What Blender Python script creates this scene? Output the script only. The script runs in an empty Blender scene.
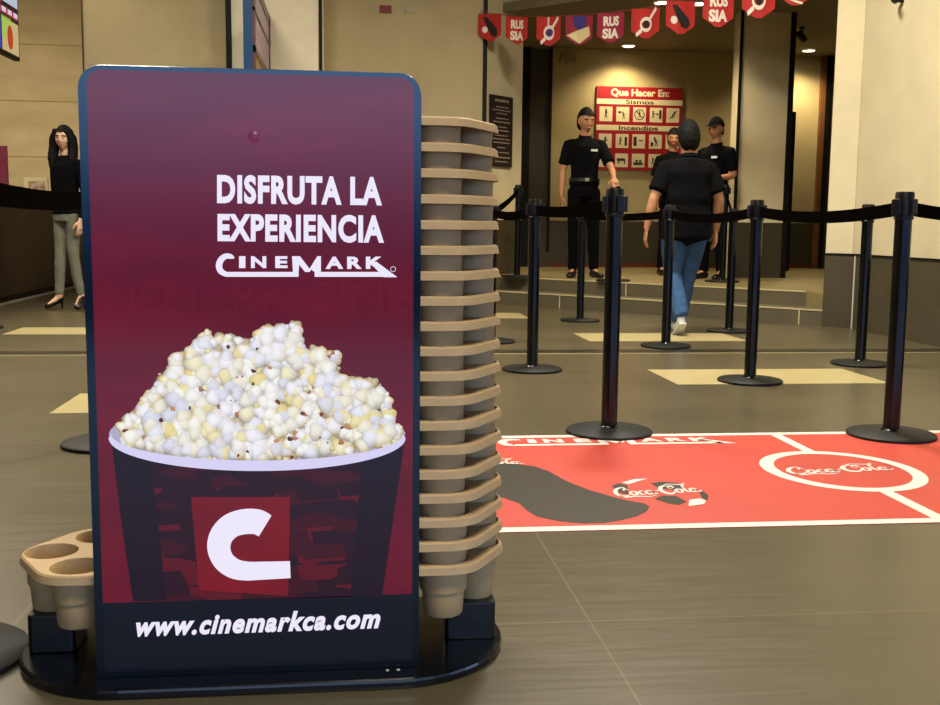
import bpy, bmesh, math, random
from mathutils import Vector, Matrix
R = math.radians
random.seed(7)
scene = bpy.context.scene
COL = scene.collection

# ------------------------------------------------------------------ camera
F = 1064.0; CH = 0.85; PX, PY = 470.0, 352.5
pitch = math.atan(128.5 / F); yaw = R(6.65); roll = R(0.62)
fw = Vector((math.sin(yaw) * math.cos(pitch), math.cos(yaw) * math.cos(pitch), -math.sin(pitch)))
r0 = Vector((math.cos(yaw), -math.sin(yaw), 0)); u0 = r0.cross(fw)
rt = r0 * math.cos(roll) + u0 * math.sin(roll)
up = -r0 * math.sin(roll) + u0 * math.cos(roll)
cam = bpy.data.cameras.new('camera'); camo = bpy.data.objects.new('camera', cam); COL.objects.link(camo)
M = Matrix((rt, up, -fw)).transposed().to_4x4(); M.translation = Vector((0, 0, CH))
camo.matrix_world = M
cam.sensor_width = 36; cam.lens = F * 36 / 940; cam.clip_start = 0.05; cam.clip_end = 100
scene.camera = camo

def ray(x, y): return fw + rt * ((x - PX) / F) - up * ((y - PY) / F)
def atZ(x, y, z=0.0):
    d = ray(x, y); t = (z - CH) / d.z
    return Vector((d.x * t, d.y * t, z))
def atY(x, y, Y):
    d = ray(x, y); t = Y / d.y
    return Vector((d.x * t, Y, CH + d.z * t))
def atX(x, y, X):
    d = ray(x, y); t = X / d.x
    return Vector((X, d.y * t, CH + d.z * t))
def xAt(px, Y): return atY(px, 224, Y).x

# ------------------------------------------------------------------ materials
def srgb(c):
    return tuple(((v / 255) / 12.92 if v / 255 <= .04045 else ((v / 255 + .055) / 1.055) ** 2.4) for v in c) + (1,)
def mat(name, c, rough=.5, metal=0, spec=.5, noise=None, bump=None, emit=0, coat=0, c2=None, stretch=(1, 1, 1)):
    m = bpy.data.materials.new(name); m.use_nodes = True
    nt = m.node_tree; p = nt.nodes['Principled BSDF']
    col = srgb(c)
    p.inputs['Base Color'].default_value = col
    p.inputs['Roughness'].default_value = rough; p.inputs['Metallic'].default_value = metal
    p.inputs['Specular IOR Level'].default_value = spec
    p.inputs['Coat Weight'].default_value = coat
    tc = nt.nodes.new('ShaderNodeTexCoord'); mp = nt.nodes.new('ShaderNodeMapping')
    mp.inputs['Scale'].default_value = stretch
    nt.links.new(tc.outputs['Object'], mp.inputs['Vector'])
    if noise:
        sc, amt = noise
        n = nt.nodes.new('ShaderNodeTexNoise'); n.inputs['Scale'].default_value = sc; n.inputs['Detail'].default_value = 5
        nt.links.new(mp.outputs[0], n.inputs['Vector'])
        rp = nt.nodes.new('ShaderNodeValToRGB')
        rp.color_ramp.elements[0].position = .3; rp.color_ramp.elements[1].position = .7
        if c2: a, b = srgb(c), srgb(c2)
        else:
            a = tuple(v * (1 - amt) for v in col[:3]) + (1,); b = tuple(min(1, v * (1 + amt)) for v in col[:3]) + (1,)
        rp.color_ramp.elements[0].color = a; rp.color_ramp.elements[1].color = b
        nt.links.new(n.outputs['Fac'], rp.inputs[0])
        nt.links.new(rp.outputs[0], p.inputs['Base Color'])
        if emit: nt.links.new(rp.outputs[0], p.inputs['Emission Color'])
    if bump:
        n2 = nt.nodes.new('ShaderNodeTexNoise'); n2.inputs['Scale'].default_value = bump[0]; n2.inputs['Detail'].default_value = 4
        nt.links.new(mp.outputs[0], n2.inputs['Vector'])
        b_ = nt.nodes.new('ShaderNodeBump'); b_.inputs['Strength'].default_value = bump[1]; b_.inputs['Distance'].default_value = .01
        nt.links.new(n2.outputs['Fac'], b_.inputs['Height']); nt.links.new(b_.outputs[0], p.inputs['Normal'])
    if emit:
        if not noise: p.inputs['Emission Color'].default_value = col
        p.inputs['Emission Strength'].default_value = emit
    return m
def screenmat(name, c, e=1.0, noise=None, c2=None, stretch=(1, 1, 1), rough=.14):
    """lit display pixels behind glossy glass"""
    m = mat(name, c, rough=rough, emit=e, noise=noise, c2=c2, stretch=stretch)
    p = m.node_tree.nodes['Principled BSDF']
    for l in list(m.node_tree.links):
        if l.to_socket == p.inputs['Base Color']: m.node_tree.links.remove(l)
    p.inputs['Base Color'].default_value = (.004, .004, .005, 1); p.inputs['Specular IOR Level'].default_value = .4
    return m

def wallmat(name, c, amt=.06, stucco=True):
    m = mat(name, c, rough=.9, noise=(3, amt), bump=(160, .25))
    return m
M_wall = wallmat('textured_wall', (204, 192, 156))
M_wallD = wallmat('textured_wall_tan', (184, 168, 130))
M_pier = wallmat('cream_pier_lit', (244, 234, 206))  # base colour raised in place of the white light on the pier
M_cream = wallmat('cream_wall', (214, 202, 166))
M_trav = mat('travertine', (206, 186, 142), rough=.75, noise=(1.3, .2), c2=(230, 212, 172), bump=(30, .1), stretch=(1, 1, 3))
M_alc = wallmat('alcove_wall', (182, 166, 120))
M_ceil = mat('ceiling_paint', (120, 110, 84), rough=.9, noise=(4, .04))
M_black = mat('black_trim', (8, 7, 6), rough=.6, spec=.25)
M_wains = mat('wainscot_tile', (74, 67, 50), rough=.45, noise=(5, .1))
M_wainsD = mat('wainscot_tile_dark', (58, 52, 36), rough=.5, noise=(5, .1))
M_red = mat('red_baseboard', (96, 40, 22), rough=.4)
M_metalstrip = mat('pale_edge_strip', (170, 165, 150), rough=.4, metal=.3)
M_pole = mat('black_enamel', (5, 5, 7), rough=.18, spec=.4)
M_base = mat('black_rubberized_iron', (16, 17, 14), rough=.6, spec=.3, noise=(40, .15))
M_head = mat('black_plastic', (8, 8, 10), rough=.4, spec=.35)
M_clip = mat('blue_black_plastic', (10, 13, 22), rough=.35, spec=.35)
M_belt = mat('black_webbing', (12, 9, 7), rough=1, spec=0, noise=(200, .2))
M_tray = mat('tan_moulded_pulp', (176, 147, 104), rough=.55, noise=(60, .05), bump=(300, .08))
M_gloss = mat('glossy_black_base', (9, 11, 15), rough=.18)
M_frame = mat('glossy_dark_frame', (10, 14, 22), rough=.2, spec=.8)
M_border = mat('metallic_glass_border', (54, 62, 68), rough=.14, metal=1)
M_sup = mat('dark_blue_support', (4, 7, 13), rough=.3)
M_skin = mat('skin', (180, 126, 90), rough=.55, noise=(12, .06))
M_skin2 = mat('skin_fair', (214, 170, 138), rough=.5, noise=(12, .05))
M_hair = mat('black_hair', (8, 6, 5), rough=.75, spec=.2, noise=(60, .3), stretch=(6, 6, 1))
M_polo = mat('black_cotton', (9, 9, 12), rough=.95, spec=.1, bump=(60, .2))
M_pantsK = mat('black_trousers', (7, 6, 7), rough=.95, spec=.1)
M_jeans = mat('blue_denim', (46, 80, 122), rough=.9, noise=(14, .25), bump=(120, .2))
M_gpants = mat('grey_green_trousers', (112, 112, 94), rough=.85, noise=(10, .1))
M_shoeK = mat('black_leather', (12, 11, 11), rough=.35)
M_sole = mat('pale_sneaker', (196, 198, 196), rough=.7)
M_white = mat('white_plastic', (225, 224, 218), rough=.5)
M_eye = mat('eye_white', (220, 215, 208), rough=.3)
M_lip = mat('lips', (170, 92, 80), rough=.5)
M_wood = mat('dark_wood', (46, 30, 16), rough=.5, noise=(3, .25), stretch=(1, 1, .2))
M_woodO = mat('orange_wood', (116, 76, 36), rough=.45, noise=(6, .15))
M_door = mat('dark_olive_door', (56, 48, 26), rough=.55)
M_doorD = mat('dark_door', (70, 60, 38), rough=.35)
M_vinylR = mat('red_vinyl', (184, 58, 42), rough=.5, noise=(1.6, .06))
M_vinylW = mat('white_vinyl', (214, 208, 198), rough=.5)
M_vinylK = mat('dark_vinyl', (40, 36, 22), rough=.45, noise=(8, .1), stretch=(1, 4, 1))
M_flagR = mat('red_pennant', (182, 34, 28), rough=.7, noise=(9, .12))
M_flagP = mat('crimson_pennant', (150, 28, 56), rough=.7, noise=(9, .15))
M_flagW = mat('white_print', (235, 225, 210), rough=.7)
M_flagK = mat('black_print', (22, 16, 18), rough=.7)
M_flagB = mat('blue_print', (60, 50, 130), rough=.7)
M_flagY = mat('cream_print', (222, 206, 150), rough=.7)
M_signR = mat('sign_red', (168, 18, 34), rough=.5)
M_signW = mat('sign_cream', (238, 226, 186), rough=.5)
M_signK = mat('sign_ink', (60, 40, 28), rough=.6)
M_signBk = mat('sign_black', (36, 18, 18), rough=.6)
M_signTx = mat('sign_letters', (176, 160, 140), rough=.6)
M_pBrown = mat('poster_frame', (88, 44, 38), rough=.35)
M_pBlue = mat('case_side_blue', (30, 60, 96), rough=.3)
M_lamp = mat('lamp_glass', (255, 240, 205), emit=14)
M_cord = mat('string', (150, 60, 50), rough=.8)

# ------------------------------------------------------------------ mesh helpers
def quad(bm, pts):
    return bm.faces.new([bm.verts.new(p) for p in pts])
def box(bm, x0, x1, y0, y1, z0, z1):
    v = [bm.verts.new(p) for p in [(x0, y0, z0), (x1, y0, z0), (x1, y1, z0), (x0, y1, z0), (x0, y0, z1), (x1, y0, z1), (x1, y1, z1), (x0, y1, z1)]]
    for f in [(0, 3, 2, 1), (4, 5, 6, 7), (0, 1, 5, 4), (1, 2, 6, 5), (2, 3, 7, 6), (3, 0, 4, 7)]:
        bm.faces.new([v[i] for i in f])
def prism(bm, poly, z0, z1):
    a = [bm.verts.new((p[0], p[1], z0)) for p in poly]; b = [bm.verts.new((p[0], p[1], z1)) for p in poly]
    n = len(poly)
    bm.faces.new(a[::-1]); bm.faces.new(b)
    for i in range(n): bm.faces.new([a[i], a[(i + 1) % n], b[(i + 1) % n], b[i]])
def wallseg(bm, a, b, z0, z1, t=.12, side=1):
    """upright slab from a to b, thickness t to the left (side=1) of a->b"""
    a = Vector(a); b = Vector(b); d = (b - a).normalized(); n = Vector((-d.y, d.x)) * t * side
    poly = [a, b, b + n, a + n]
    if side < 0: poly = poly[::-1]
    prism(bm, [tuple(p) for p in poly], z0, z1)
def lathe(bm, prof, cx=0, cy=0, n=32):
    rings = []
    for r, z in prof:
        if r < 1e-6: rings.append([bm.verts.new((cx, cy, z))])
        else: rings.append([bm.verts.new((cx + r * math.cos(2 * math.pi * i / n), cy + r * math.sin(2 * math.pi * i / n), z)) for i in range(n)])
    for a, b in zip(rings, rings[1:]):
        for i in range(n):
            j = (i + 1) % n
            if len(a) == 1 and len(b) == 1: continue
            if len(a) == 1: bm.faces.new([a[0], b[j], b[i]])
            elif len(b) == 1: bm.faces.new([a[i], a[j], b[0]])
            else: bm.faces.new([a[i], a[j], b[j], b[i]])
def tube(bm, pts, r, n=8):
    pts = [Vector(p) for p in pts]; rings = []
    for k, p in enumerate(pts):
        t = (pts[min(k + 1, len(pts) - 1)] - pts[max(k - 1, 0)]).normalized()
        ref = Vector((0, 0, 1)) if abs(t.z) < .9 else Vector((1, 0, 0))
        u = t.cross(ref).normalized(); v = t.cross(u)
        rings.append([bm.verts.new(p + u * r * math.cos(2 * math.pi * i / n) + v * r * math.sin(2 * math.pi * i / n)) for i in range(n)])
    for a, b in zip(rings, rings[1:]):
        for i in range(n): bm.faces.new([a[i], a[(i + 1) % n], b[(i + 1) % n], b[i]])
    bm.faces.new(rings[0][::-1]); bm.faces.new(rings[-1])
def rrect(x0, x1, y0, y1, r, n=6, corners=(1, 1, 1, 1)):
    """ccw from lower-left; corners ll, lr, ur, ul"""
    out = []
    for (cx, cy, a0, f) in [(x0 + r, y0 + r, 180, corners[0]), (x1 - r, y0 + r, 270, corners[1]), (x1 - r, y1 - r, 0, corners[2]), (x0 + r, y1 - r, 90, corners[3])]:
        if f:
            for i in range(n + 1):
                a = R(a0 + 90 * i / n); out.append((cx + r * math.cos(a), cy + r * math.sin(a)))
        else:
            out.append((x0 if a0 in (180, 90) else x1, y0 if a0 in (180, 270) else y1))
    return out
def finish(bm, name, m, parent=None, smooth=False, bevel=0, loc=None, angle=35):
    bmesh.ops.recalc_face_normals(bm, faces=bm.faces)
    me = bpy.data.meshes.new(name); bm.to_mesh(me); bm.free()
    for mm in (m if isinstance(m, (list, tuple)) else [m]): me.materials.append(mm)
    if smooth:
        for p in me.polygons: p.use_smooth = True
        try: me.set_sharp_from_angle(angle=R(angle))
        except Exception: pass
    o = bpy.data.objects.new(name, me); COL.objects.link(o)
    if parent: o.parent = parent
    if loc: o.location = loc
    if bevel:
        b = o.modifiers.new('bevel', 'BEVEL'); b.width = bevel; b.segments = 2; b.limit_method = 'ANGLE'; b.angle_limit = R(40)
    return o
def obj(name, build, m, parent=None, **k):
    bm = bmesh.new(); build(bm); return finish(bm, name, m, parent, **k)
def tag(o, label, cat, group=None):
    o['label'] = label; o['category'] = cat
    if group: o['group'] = group
    return o
def thing(name, label, cat, loc=(0, 0, 0), rz=0, group=None):
    o = bpy.data.objects.new(name, None); COL.objects.link(o); o.empty_display_size = .05
    o.location = loc; o.rotation_euler = (0, 0, rz)
    return tag(o, label, cat, group)
def struct(name, build, m, parent=None, **k):
    o = obj(name, build, m, parent, **k)
    if not parent: o['kind'] = 'structure'
    return o
def dup(src, loc, rz=0, label=None, group=None):
    r = src.copy(); COL.objects.link(r); r.location = loc; r.rotation_euler = (0, 0, rz)
    if label: r['label'] = label
    if group: r['group'] = group
    for ch in list(src.children):
        c = ch.copy(); COL.objects.link(c); c.parent = r
        for g in ch.children:
            d = g.copy(); COL.objects.link(d); d.parent = c
    return r

# ---- flat artwork: everything is built in (a, b) coordinates, then mapped by a function to the surface
_txt = {}
def text_tris(s, off=0.0, shear=0.0, sp=1.0):
    key = (s, off, shear, sp)
    if key not in _txt:
        cu = bpy.data.curves.new('t', 'FONT'); cu.body = s; cu.offset = off; cu.shear = shear; cu.fill_mode = 'BOTH'; cu.resolution_u = 4; cu.space_character = sp
        o = bpy.data.objects.new('t', cu); COL.objects.link(o)
        dg = bpy.context.evaluated_depsgraph_get(); dg.update()
        me = bpy.data.meshes.new_from_object(o.evaluated_get(dg))
        vs = [(v.co.x, v.co.y) for v in me.vertices]; fs = [tuple(p.vertices) for p in me.polygons]
        bpy.data.objects.remove(o); bpy.data.meshes.remove(me); bpy.data.curves.remove(cu)
        x0 = min(v[0] for v in vs); x1 = max(v[0] for v in vs); y0 = min(v[1] for v in vs); y1 = max(v[1] for v in vs)
        _txt[key] = ([((x - x0) / (x1 - x0), (y - y0) / (y1 - y0)) for x, y in vs], fs)
    return _txt[key]
def put_text(bm, s, x0, x1, y0, y1, f, off=0.0, shear=0.0, mi=0, sp=1.0):
    vs, fs = text_tris(s, off, shear, sp)
    V = [bm.verts.new(f(x0 + (x1 - x0) * a, y0 + (y1 - y0) * b)) for a, b in vs]
    for q in fs:
        try: bm.faces.new([V[i] for i in q]).material_index = mi
        except ValueError: pass
def put_poly(bm, pts, f, mi=0):
    fc = bm.faces.new([bm.verts.new(f(a, b)) for a, b in pts]); fc.material_index = mi
    if len(pts) > 4:
        for q in bmesh.ops.triangulate(bm, faces=[fc])['faces']: q.material_index = mi
def put_rect(bm, x0, x1, y0, y1, f, mi=0):
    put_poly(bm, [(x0, y0), (x1, y0), (x1, y1), (x0, y1)], f, mi)
def catmull(pts, n=6):
    out = []
    P = [pts[0]] + list(pts) + [pts[-1]]
    for i in range(1, len(P) - 2):
        for k in range(n):
            t = k / n
            out.append(tuple(.5 * ((2 * P[i][j]) + (-P[i - 1][j] + P[i + 1][j]) * t + (2 * P[i - 1][j] - 5 * P[i][j] + 4 * P[i + 1][j] - P[i + 2][j]) * t * t + (-P[i - 1][j] + 3 * P[i][j] - 3 * P[i + 1][j] + P[i + 2][j]) * t ** 3) for j in range(len(pts[0]))))
    out.append(tuple(pts[-1])); return out
def put_stroke(bm, pts, f, mi=0, smooth=True):
    """pts (x, y, width)"""
    P = catmull(pts) if smooth else pts
    L = []; Rr = []
    for i, (x, y, w) in enumerate(P):
        a = P[max(i - 1, 0)]; b = P[min(i + 1, len(P) - 1)]
        dx, dy = b[0] - a[0], b[1] - a[1]; l = math.hypot(dx, dy) or 1
        L.append(bm.verts.new(f(x - dy / l * w / 2, y + dx / l * w / 2))); Rr.append(bm.verts.new(f(x + dy / l * w / 2, y - dx / l * w / 2)))
    for i in range(len(P) - 1):
        bm.faces.new([L[i], L[i + 1], Rr[i + 1], Rr[i]]).material_index = mi
def put_ring(bm, cx, cy, rx, ry, w, f, mi=0, a0=0, a1=360, n=48):
    k = [R(a0 + (a1 - a0) * i / n) for i in range(n + 1)]
    A = [bm.verts.new(f(cx + rx * math.cos(t), cy + ry * math.sin(t))) for t in k]
    B = [bm.verts.new(f(cx + (rx - w) * math.cos(t), cy + (ry - w) * math.sin(t))) for t in k]
    for i in range(n): bm.faces.new([A[i], A[i + 1], B[i + 1], B[i]]).material_index = mi
def disc_pts(cx, cy, rx, ry, n=24): return [(cx + rx * math.cos(2 * math.pi * i / n), cy + ry * math.sin(2 * math.pi * i / n)) for i in range(n)]

def cine_logo(bm, f, mi=0):
    """wordmark; coordinates 50..905 by 437..550, y down"""
    put_stroke(bm, [(137, 462, 6), (122, 454, 22), (98, 452, 26), (76, 468, 29), (66, 495, 31), (74, 522, 28), (100, 538, 23)], f, mi)
    put_poly(bm, [(96, 526), (440, 526), (440, 549), (96, 549)], f, mi)
    put_poly(bm, [(409, 452), (446, 452), (492, 512), (492, 526), (470, 526), (440, 488), (440, 526), (413, 526), (413, 480)], f, mi)
    put_poly(bm, [(470, 526), (492, 510), (528, 452), (545, 452), (545, 526), (515, 526), (515, 488), (492, 526)], f, mi)
    put_poly(bm, [(515, 526), (850, 526), (860, 549), (515, 549)], f, mi)
    put_poly(bm, [(775, 482), (806, 478), (904, 551), (840, 551)], f, mi)
    put_text(bm, 'I', 160, 190, 508, 452, f, .045, mi=mi)
    put_text(bm, 'N', 216, 288, 508, 452, f, .045, mi=mi)
    put_text(bm, 'E', 330, 388, 508, 452, f, .045, mi=mi)
    put_text(bm, 'A', 566, 650, 512, 454, f, .045, mi=mi)
    put_text(bm, 'R', 668, 738, 512, 454, f, .045, mi=mi)
    put_text(bm, 'K', 756, 838, 512, 454, f, .045, mi=mi)

def coke(bm, f, mi=0):
    """script wordmark, roughly 0..12.4 by -0.6..3"""
    def S(*p): put_stroke(bm, list(p), f, mi)
    def o(cx, cy, rx=.42, ry=.5):
        pts = []
        for i in range(13):
            a = 2 * math.pi * i / 12 + 1.9
            pts.append((cx + rx * math.cos(a) + .15 * math.sin(a) * ry, cy + ry * math.sin(a), .22 + .16 * abs(math.cos(a))))
        S(*pts)
    # first capital
    S((2.35, 1.35, .1), (2.15, 1.75, .35), (1.75, 1.75, .2), (1.65, 1.25, .12)), S((2.3, 1.5, .12), (2.0, 2.15, .2), (1.4, 2.2, .25), (.7, 1.75, .45), (.25, .95, .55), (.4, .2, .5), (1.0, -.1, .35), (1.7, .15, .15), (2.1, .5, .1))
    S((.45, .15, .2), (1.0, -.35, .3), (2.6, -.25, .22), (4.2, -.55, .2), (5.4, -.25, .1))
    o(2.65, .6)
    S((4.15, 1.0, .28), (3.85, 1.1, .15), (3.45, .7, .32), (3.55, .2, .3), (3.95, .15, .15), (4.3, .4, .1))
    o(4.85, .6); S((5.4, 1.1, .25), (5.3, .4, .3), (5.6, .15, .2), (5.95, .45, .08))
    S((5.95, 1.0, .15), (6.2, .95, .22), (6.4, 1.0, .12))
    # second capital with its long crest
    S((8.9, 1.5, .2), (8.75, 1.95, .38), (8.25, 1.95, .22), (8.15, 1.45, .15), (8.5, 1.2, .1))
    S((8.2, 2.0, .15), (7.8, 2.15, .25), (7.2, 1.85, .45), (6.75, 1.1, .6), (6.9, .3, .55), (7.6, -.05, .4), (8.3, .25, .2), (8.5, .6, .1))
    S((7.5, 2.1, .12), (8.6, 2.6, .2), (10.2, 2.3, .22), (11.2, 2.75, .12))
    o(9.15, .6)
    S((9.7, .7, .1), (10.3, 1.6, .15), (10.75, 2.15, .12), (10.65, 2.35, .15), (10.3, 1.9, .3), (10.1, .8, .35), (10.25, .15, .28), (10.7, .45, .08))
    o(11.15, .6); S((11.75, 1.1, .25), (11.6, .4, .3), (11.9, .15, .2), (12.3, .5, .08))

# ------------------------------------------------------------------ floor
def floor_material():
    m = mat('porcelain_floor', (76, 69, 50), rough=.3, noise=(1.4, .12), c2=(88, 80, 59), stretch=(.5, 1, 1))
    nt = m.node_tree; p = nt.nodes['Principled BSDF']; L = nt.links; N = nt.nodes.new
    tc = N('ShaderNodeTexCoord'); sep = N('ShaderNodeSeparateXYZ'); L.new(tc.outputs['Object'], sep.inputs[0])
    def mth(op, a, b=None, c=None):
        n = N('ShaderNodeMath'); n.operation = op
        for i, v in enumerate((a, b, c)):
            if v is None: continue
            if isinstance(v, (int, float)): n.inputs[i].default_value = v
            else: L.new(v, n.inputs[i])
        return n.outputs[0]
    def line(s, off, pitch_, w):
        t = mth('DIVIDE', mth('SUBTRACT', s, off), pitch_)
        fr = mth('SUBTRACT', t, mth('ROUND', t)); return mth('LESS_THAN', mth('MULTIPLY', mth('ABSOLUTE', fr), pitch_), w)
    g = mth('MAXIMUM', line(sep.outputs[0], .52, 1.22, .0022), line(sep.outputs[1], 2.17, .67, .0022))
    # fine brushed streaks and a tile to tile tone
    st = N('ShaderNodeTexNoise'); st.inputs['Scale'].default_value = 1; st.inputs['Detail'].default_value = 6
    mp = N('ShaderNodeMapping'); mp.inputs['Scale'].default_value = (4, 60, 1); L.new(tc.outputs['Object'], mp.inputs[0]); L.new(mp.outputs[0], st.inputs['Vector'])
    wn = N('ShaderNodeTexWhiteNoise'); wn.noise_dimensions = '2D'
    cx = mth('FLOOR', mth('DIVIDE', mth('SUBTRACT', sep.outputs[0], .52), 1.22)); cy = mth('FLOOR', mth('DIVIDE', mth('SUBTRACT', sep.outputs[1], 2.17), .67))
    cb = N('ShaderNodeCombineXYZ'); L.new(cx, cb.inputs[0]); L.new(cy, cb.inputs[1]); L.new(cb.outputs[0], wn.inputs['Vector'])
    k = mth('ADD', mth('MULTIPLY', st.outputs['Fac'], .35), mth('ADD', mth('MULTIPLY', wn.outputs['Value'], .12), .76))
    src = [l for l in L if l.to_socket == p.inputs['Base Color']][0].from_socket
    vm = N('ShaderNodeVectorMath'); vm.operation = 'SCALE'; L.new(src, vm.inputs[0]); L.new(k, vm.inputs['Scale'])
    mx = N('ShaderNodeMix'); mx.data_type = 'RGBA'; L.new(g, mx.inputs['Factor']); L.new(vm.outputs[0], mx.inputs['A']); mx.inputs['B'].default_value = srgb((108, 97, 70))
    L.new(mx.outputs['Result'], p.inputs['Base Color'])
    L.new(mth('ADD', mth('MULTIPLY', st.outputs['Fac'], .16), .24), p.inputs['Roughness'])
    return m
M_floor = floor_material()
M_cream_t = mat('cream_floor_tile', (176, 162, 116), rough=.3, noise=(5, .06))
M_joint = mat('dark_expansion_joint', (40, 36, 26), rough=.35, noise=(3, .4), stretch=(3, 1, 1))
struct('floor', lambda b: box(b, -8, 9, -4, 16, -.1, 0), M_floor)
def inlay(n, x0, x1, y0, y1, m): struct('trim_%d' % n, lambda b: box(b, x0, x1, y0, y1, .0002, .0012), m)
inlay(1, 1.775, 2.985, 5.52, 6.11, M_cream_t)
inlay(2, 1.78, 2.99, 7.65, 8.22, M_cream_t)
inlay(3, .35, 1.66, 9.56, 10.15, M_cream_t)
inlay(4, -1.305, -.09, 4.81, 5.36, M_cream_t)
inlay(5, -2.54, -1.32, 8.19, 8.72, M_cream_t)
inlay(6, -8, 4.28, 6.93, 7.13, M_joint)
inlay(7, -8, 4.28, 6.905, 6.925, M_cream_t)

# ------------------------------------------------------------------ platform and steps
ZP = .28; CE = 3.2; YB = 14.4
def diag(s, x): return (x, s - x)
def step(b, s, z, n=0):
    prism(b, [(s - 11.9, 11.9), (4.2, s - 4.2), (4.2, 11.9)], .0, z)
struct('trim_8', lambda b: prism(b, [(12.97 - 11.9, 11.9), (4.14, 12.97 - 4.14), (4.14, 9.4), (1.64, 11.9)], 0, .14), mat('step_tile', (104, 95, 70), rough=.4, noise=(4, .12)), bevel=.004)
struct('trim_9', lambda b: prism(b, [(13.38 - 11.9, 11.9), (4.14, 13.38 - 4.14), (4.14, 8.85), (9, 8.85), (9, YB + 3), (1.48, YB + 3)], 0, ZP),
       mat('platform_tile', (140, 126, 84), rough=.38, noise=(3, .1)), bevel=.004)
# grey riser faces and bright nosing strips
def riser(n, s, z0, z1, m, t=.006, x0=None):
    def f(b):
        a = Vector((s - 11.9 if x0 is None else x0, 0)); a.y = s - a.x; e = Vector((4.14, s - 4.14)); n_ = Vector((-1, -1)).normalized() * t
        prism(b, [tuple(a + n_), tuple(e + n_), tuple(e), tuple(a)], z0, z1)
    struct('trim_%d' % n, f, m)
M_riser = mat('riser_tile', (92, 84, 64), rough=.4, noise=(4, .1))
riser(10, 12.97, 0, .128, M_riser); riser(11, 13.38, .14, .268, M_riser)
M_nose = mat('nosing', (190, 176, 132), rough=.35)
riser(12, 12.97, .128, .1415, M_nose, .012); riser(13, 13.38, .268, .2815, M_nose, .012)
def rj(n, px, s, z0, z1):   # vertical tile joints on the risers
    d = ray(px, 300); t = s / (d.x + d.y); x, y = d.x * t, d.y * t
    struct('trim_%d' % n, lambda b: prism(b, [(x - .011, y - .001 - .004), (x + .003 - .005, y - .003 - .009), (x + .001, y + .002), (x - .004, y + .006)], z0, z1), M_nose)
for n, (px, s, a, c) in enumerate([(560, 12.97, 0, .128), (626, 13.38, .14, .268), (800, 12.97, 0, .128), (812, 13.38, .14, .268), (684, 12.97, 0, .128)]): rj(14 + n, px, s, a, c)

# ------------------------------------------------------------------ walls
YW = 11.9
XC = xAt(484, YW)             # corner where the alcove opens
c0 = (XC, YW); c1 = (XC + .49, YW + .49)
XL = xAt(89, YW)
struct('wall_back', lambda b: box(b, XL, XC, YW, YW + .25, 0, 5), M_wallD)
struct('wall_far_left', lambda b: box(b, -8, XL + .6, 15.4, 15.6, 0, 5), M_trav)
struct('wall_left', lambda b: box(b, -8.2, -8, -4, 15.6, 0, 5), M_wallD)
struct('wall_reveal', lambda b: box(b, XL - .02, XL + .15, YW + .25, 15.4, 0, 5), M_wallD)
struct('trim_20', lambda b: box(b, XL - .012, XL + .004, YW - .006, YW + .1, 0, 5), mat('brown_joint', (70, 50, 26)))
for n, z in enumerate((1.7, 2.45, 3.2, 3.95)):
    struct('trim_%d' % (21 + n), lambda b: box(b, -8, XL - .03, 15.392, 15.4, z, z + .008), mat('stone_joint', (196, 170, 118), rough=.8))
# wall face turned into the alcove
def chamf(b, z0, z1, t=.1):
    prism(b, [c0, c1, (c1[0] - .1, c1[1] + .1), (c0[0] - .02, c0[1] + .1)], z0, z1)
struct('wall_alcove_left', lambda b: chamf(b, 0, 5), M_wall)
struct('wall_alcove_side', lambda b: box(b, c1[0] - .12, c1[0], c1[1], YB, 0, CE + .3), M_alc)
struct('trim_25', lambda b: box(b, XC - .035, XC + .012, YW - .012, YW + .03, 0, 5), M_black)
def chw(b, z0, z1, t):
    n = Vector((1, -1)).normalized() * t
    a = Vector(c0) ; e = Vector(c1)
    prism(b, [tuple(a + n), tuple(e + n), tuple(e), tuple(a)], z0, z1)
struct('baseboard_alcove_left', lambda b: chw(b, ZP, .9, .012), M_wainsD)
struct('trim_26', lambda b: chw(b, .9, .925, .016), M_cream)
struct('baseboard_back', lambda b: box(b, XL, XC, YW - .012, YW, 0, .86), M_wainsD)
# pale pier behind the display
YP = 11.6
pa, pb = xAt(234.5, YP), xAt(320, YP)
struct('wall_pier', lambda b: box(b, pa, pb, YP, YW, 0, 5), M_pier)
struct('trim_27', lambda b: box(b, xAt(229, YP), pa, YP - .02, YW, 0, 5), M_black)
struct('trim_28', lambda b: box(b, pb, xAt(323, YP), YP - .02, YW, 0, 5), M_black)
struct('trim_29', lambda b: box(b, xAt(323.2, YP), xAt(324.6, YP), YP, YW, 0, 5), M_cream)
# alcove back wall
XE = 9.0
struct('wall_alcove_back', lambda b: box(b, c1[0] - .12, XE, YB, YB + .2, 0, CE + .3), M_alc)
dX0, dX1 = xAt(549, YB), xAt(813, YB)
struct('baseboard_alcove_back', lambda b: box(b, dX0, dX1, YB - .02, YB, ZP, .91), M_wainsD)
struct('baseboard_red', lambda b: box(b, dX0, XE, YB - .035, YB, ZP, ZP + .055), M_red)
# recess with a dark door at its left end
def dl(b): box(b, xAt(527.5, YB), xAt(546, YB), YB - .03, YB, ZP + .22, CE - .02)
struct('door_1', dl, M_door)
struct('trim_30', lambda b: box(b, xAt(518, YB), xAt(527.5, YB), YB - .05, YB, ZP, CE), M_black)
struct('trim_31', lambda b: box(b, xAt(546, YB), dX0, YB - .05, YB, ZP + .2, CE), M_black)
struct('trim_32', lambda b: box(b, xAt(527.5, YB), dX0, YB - .04, YB, ZP, ZP + .22), M_wainsD)
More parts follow.
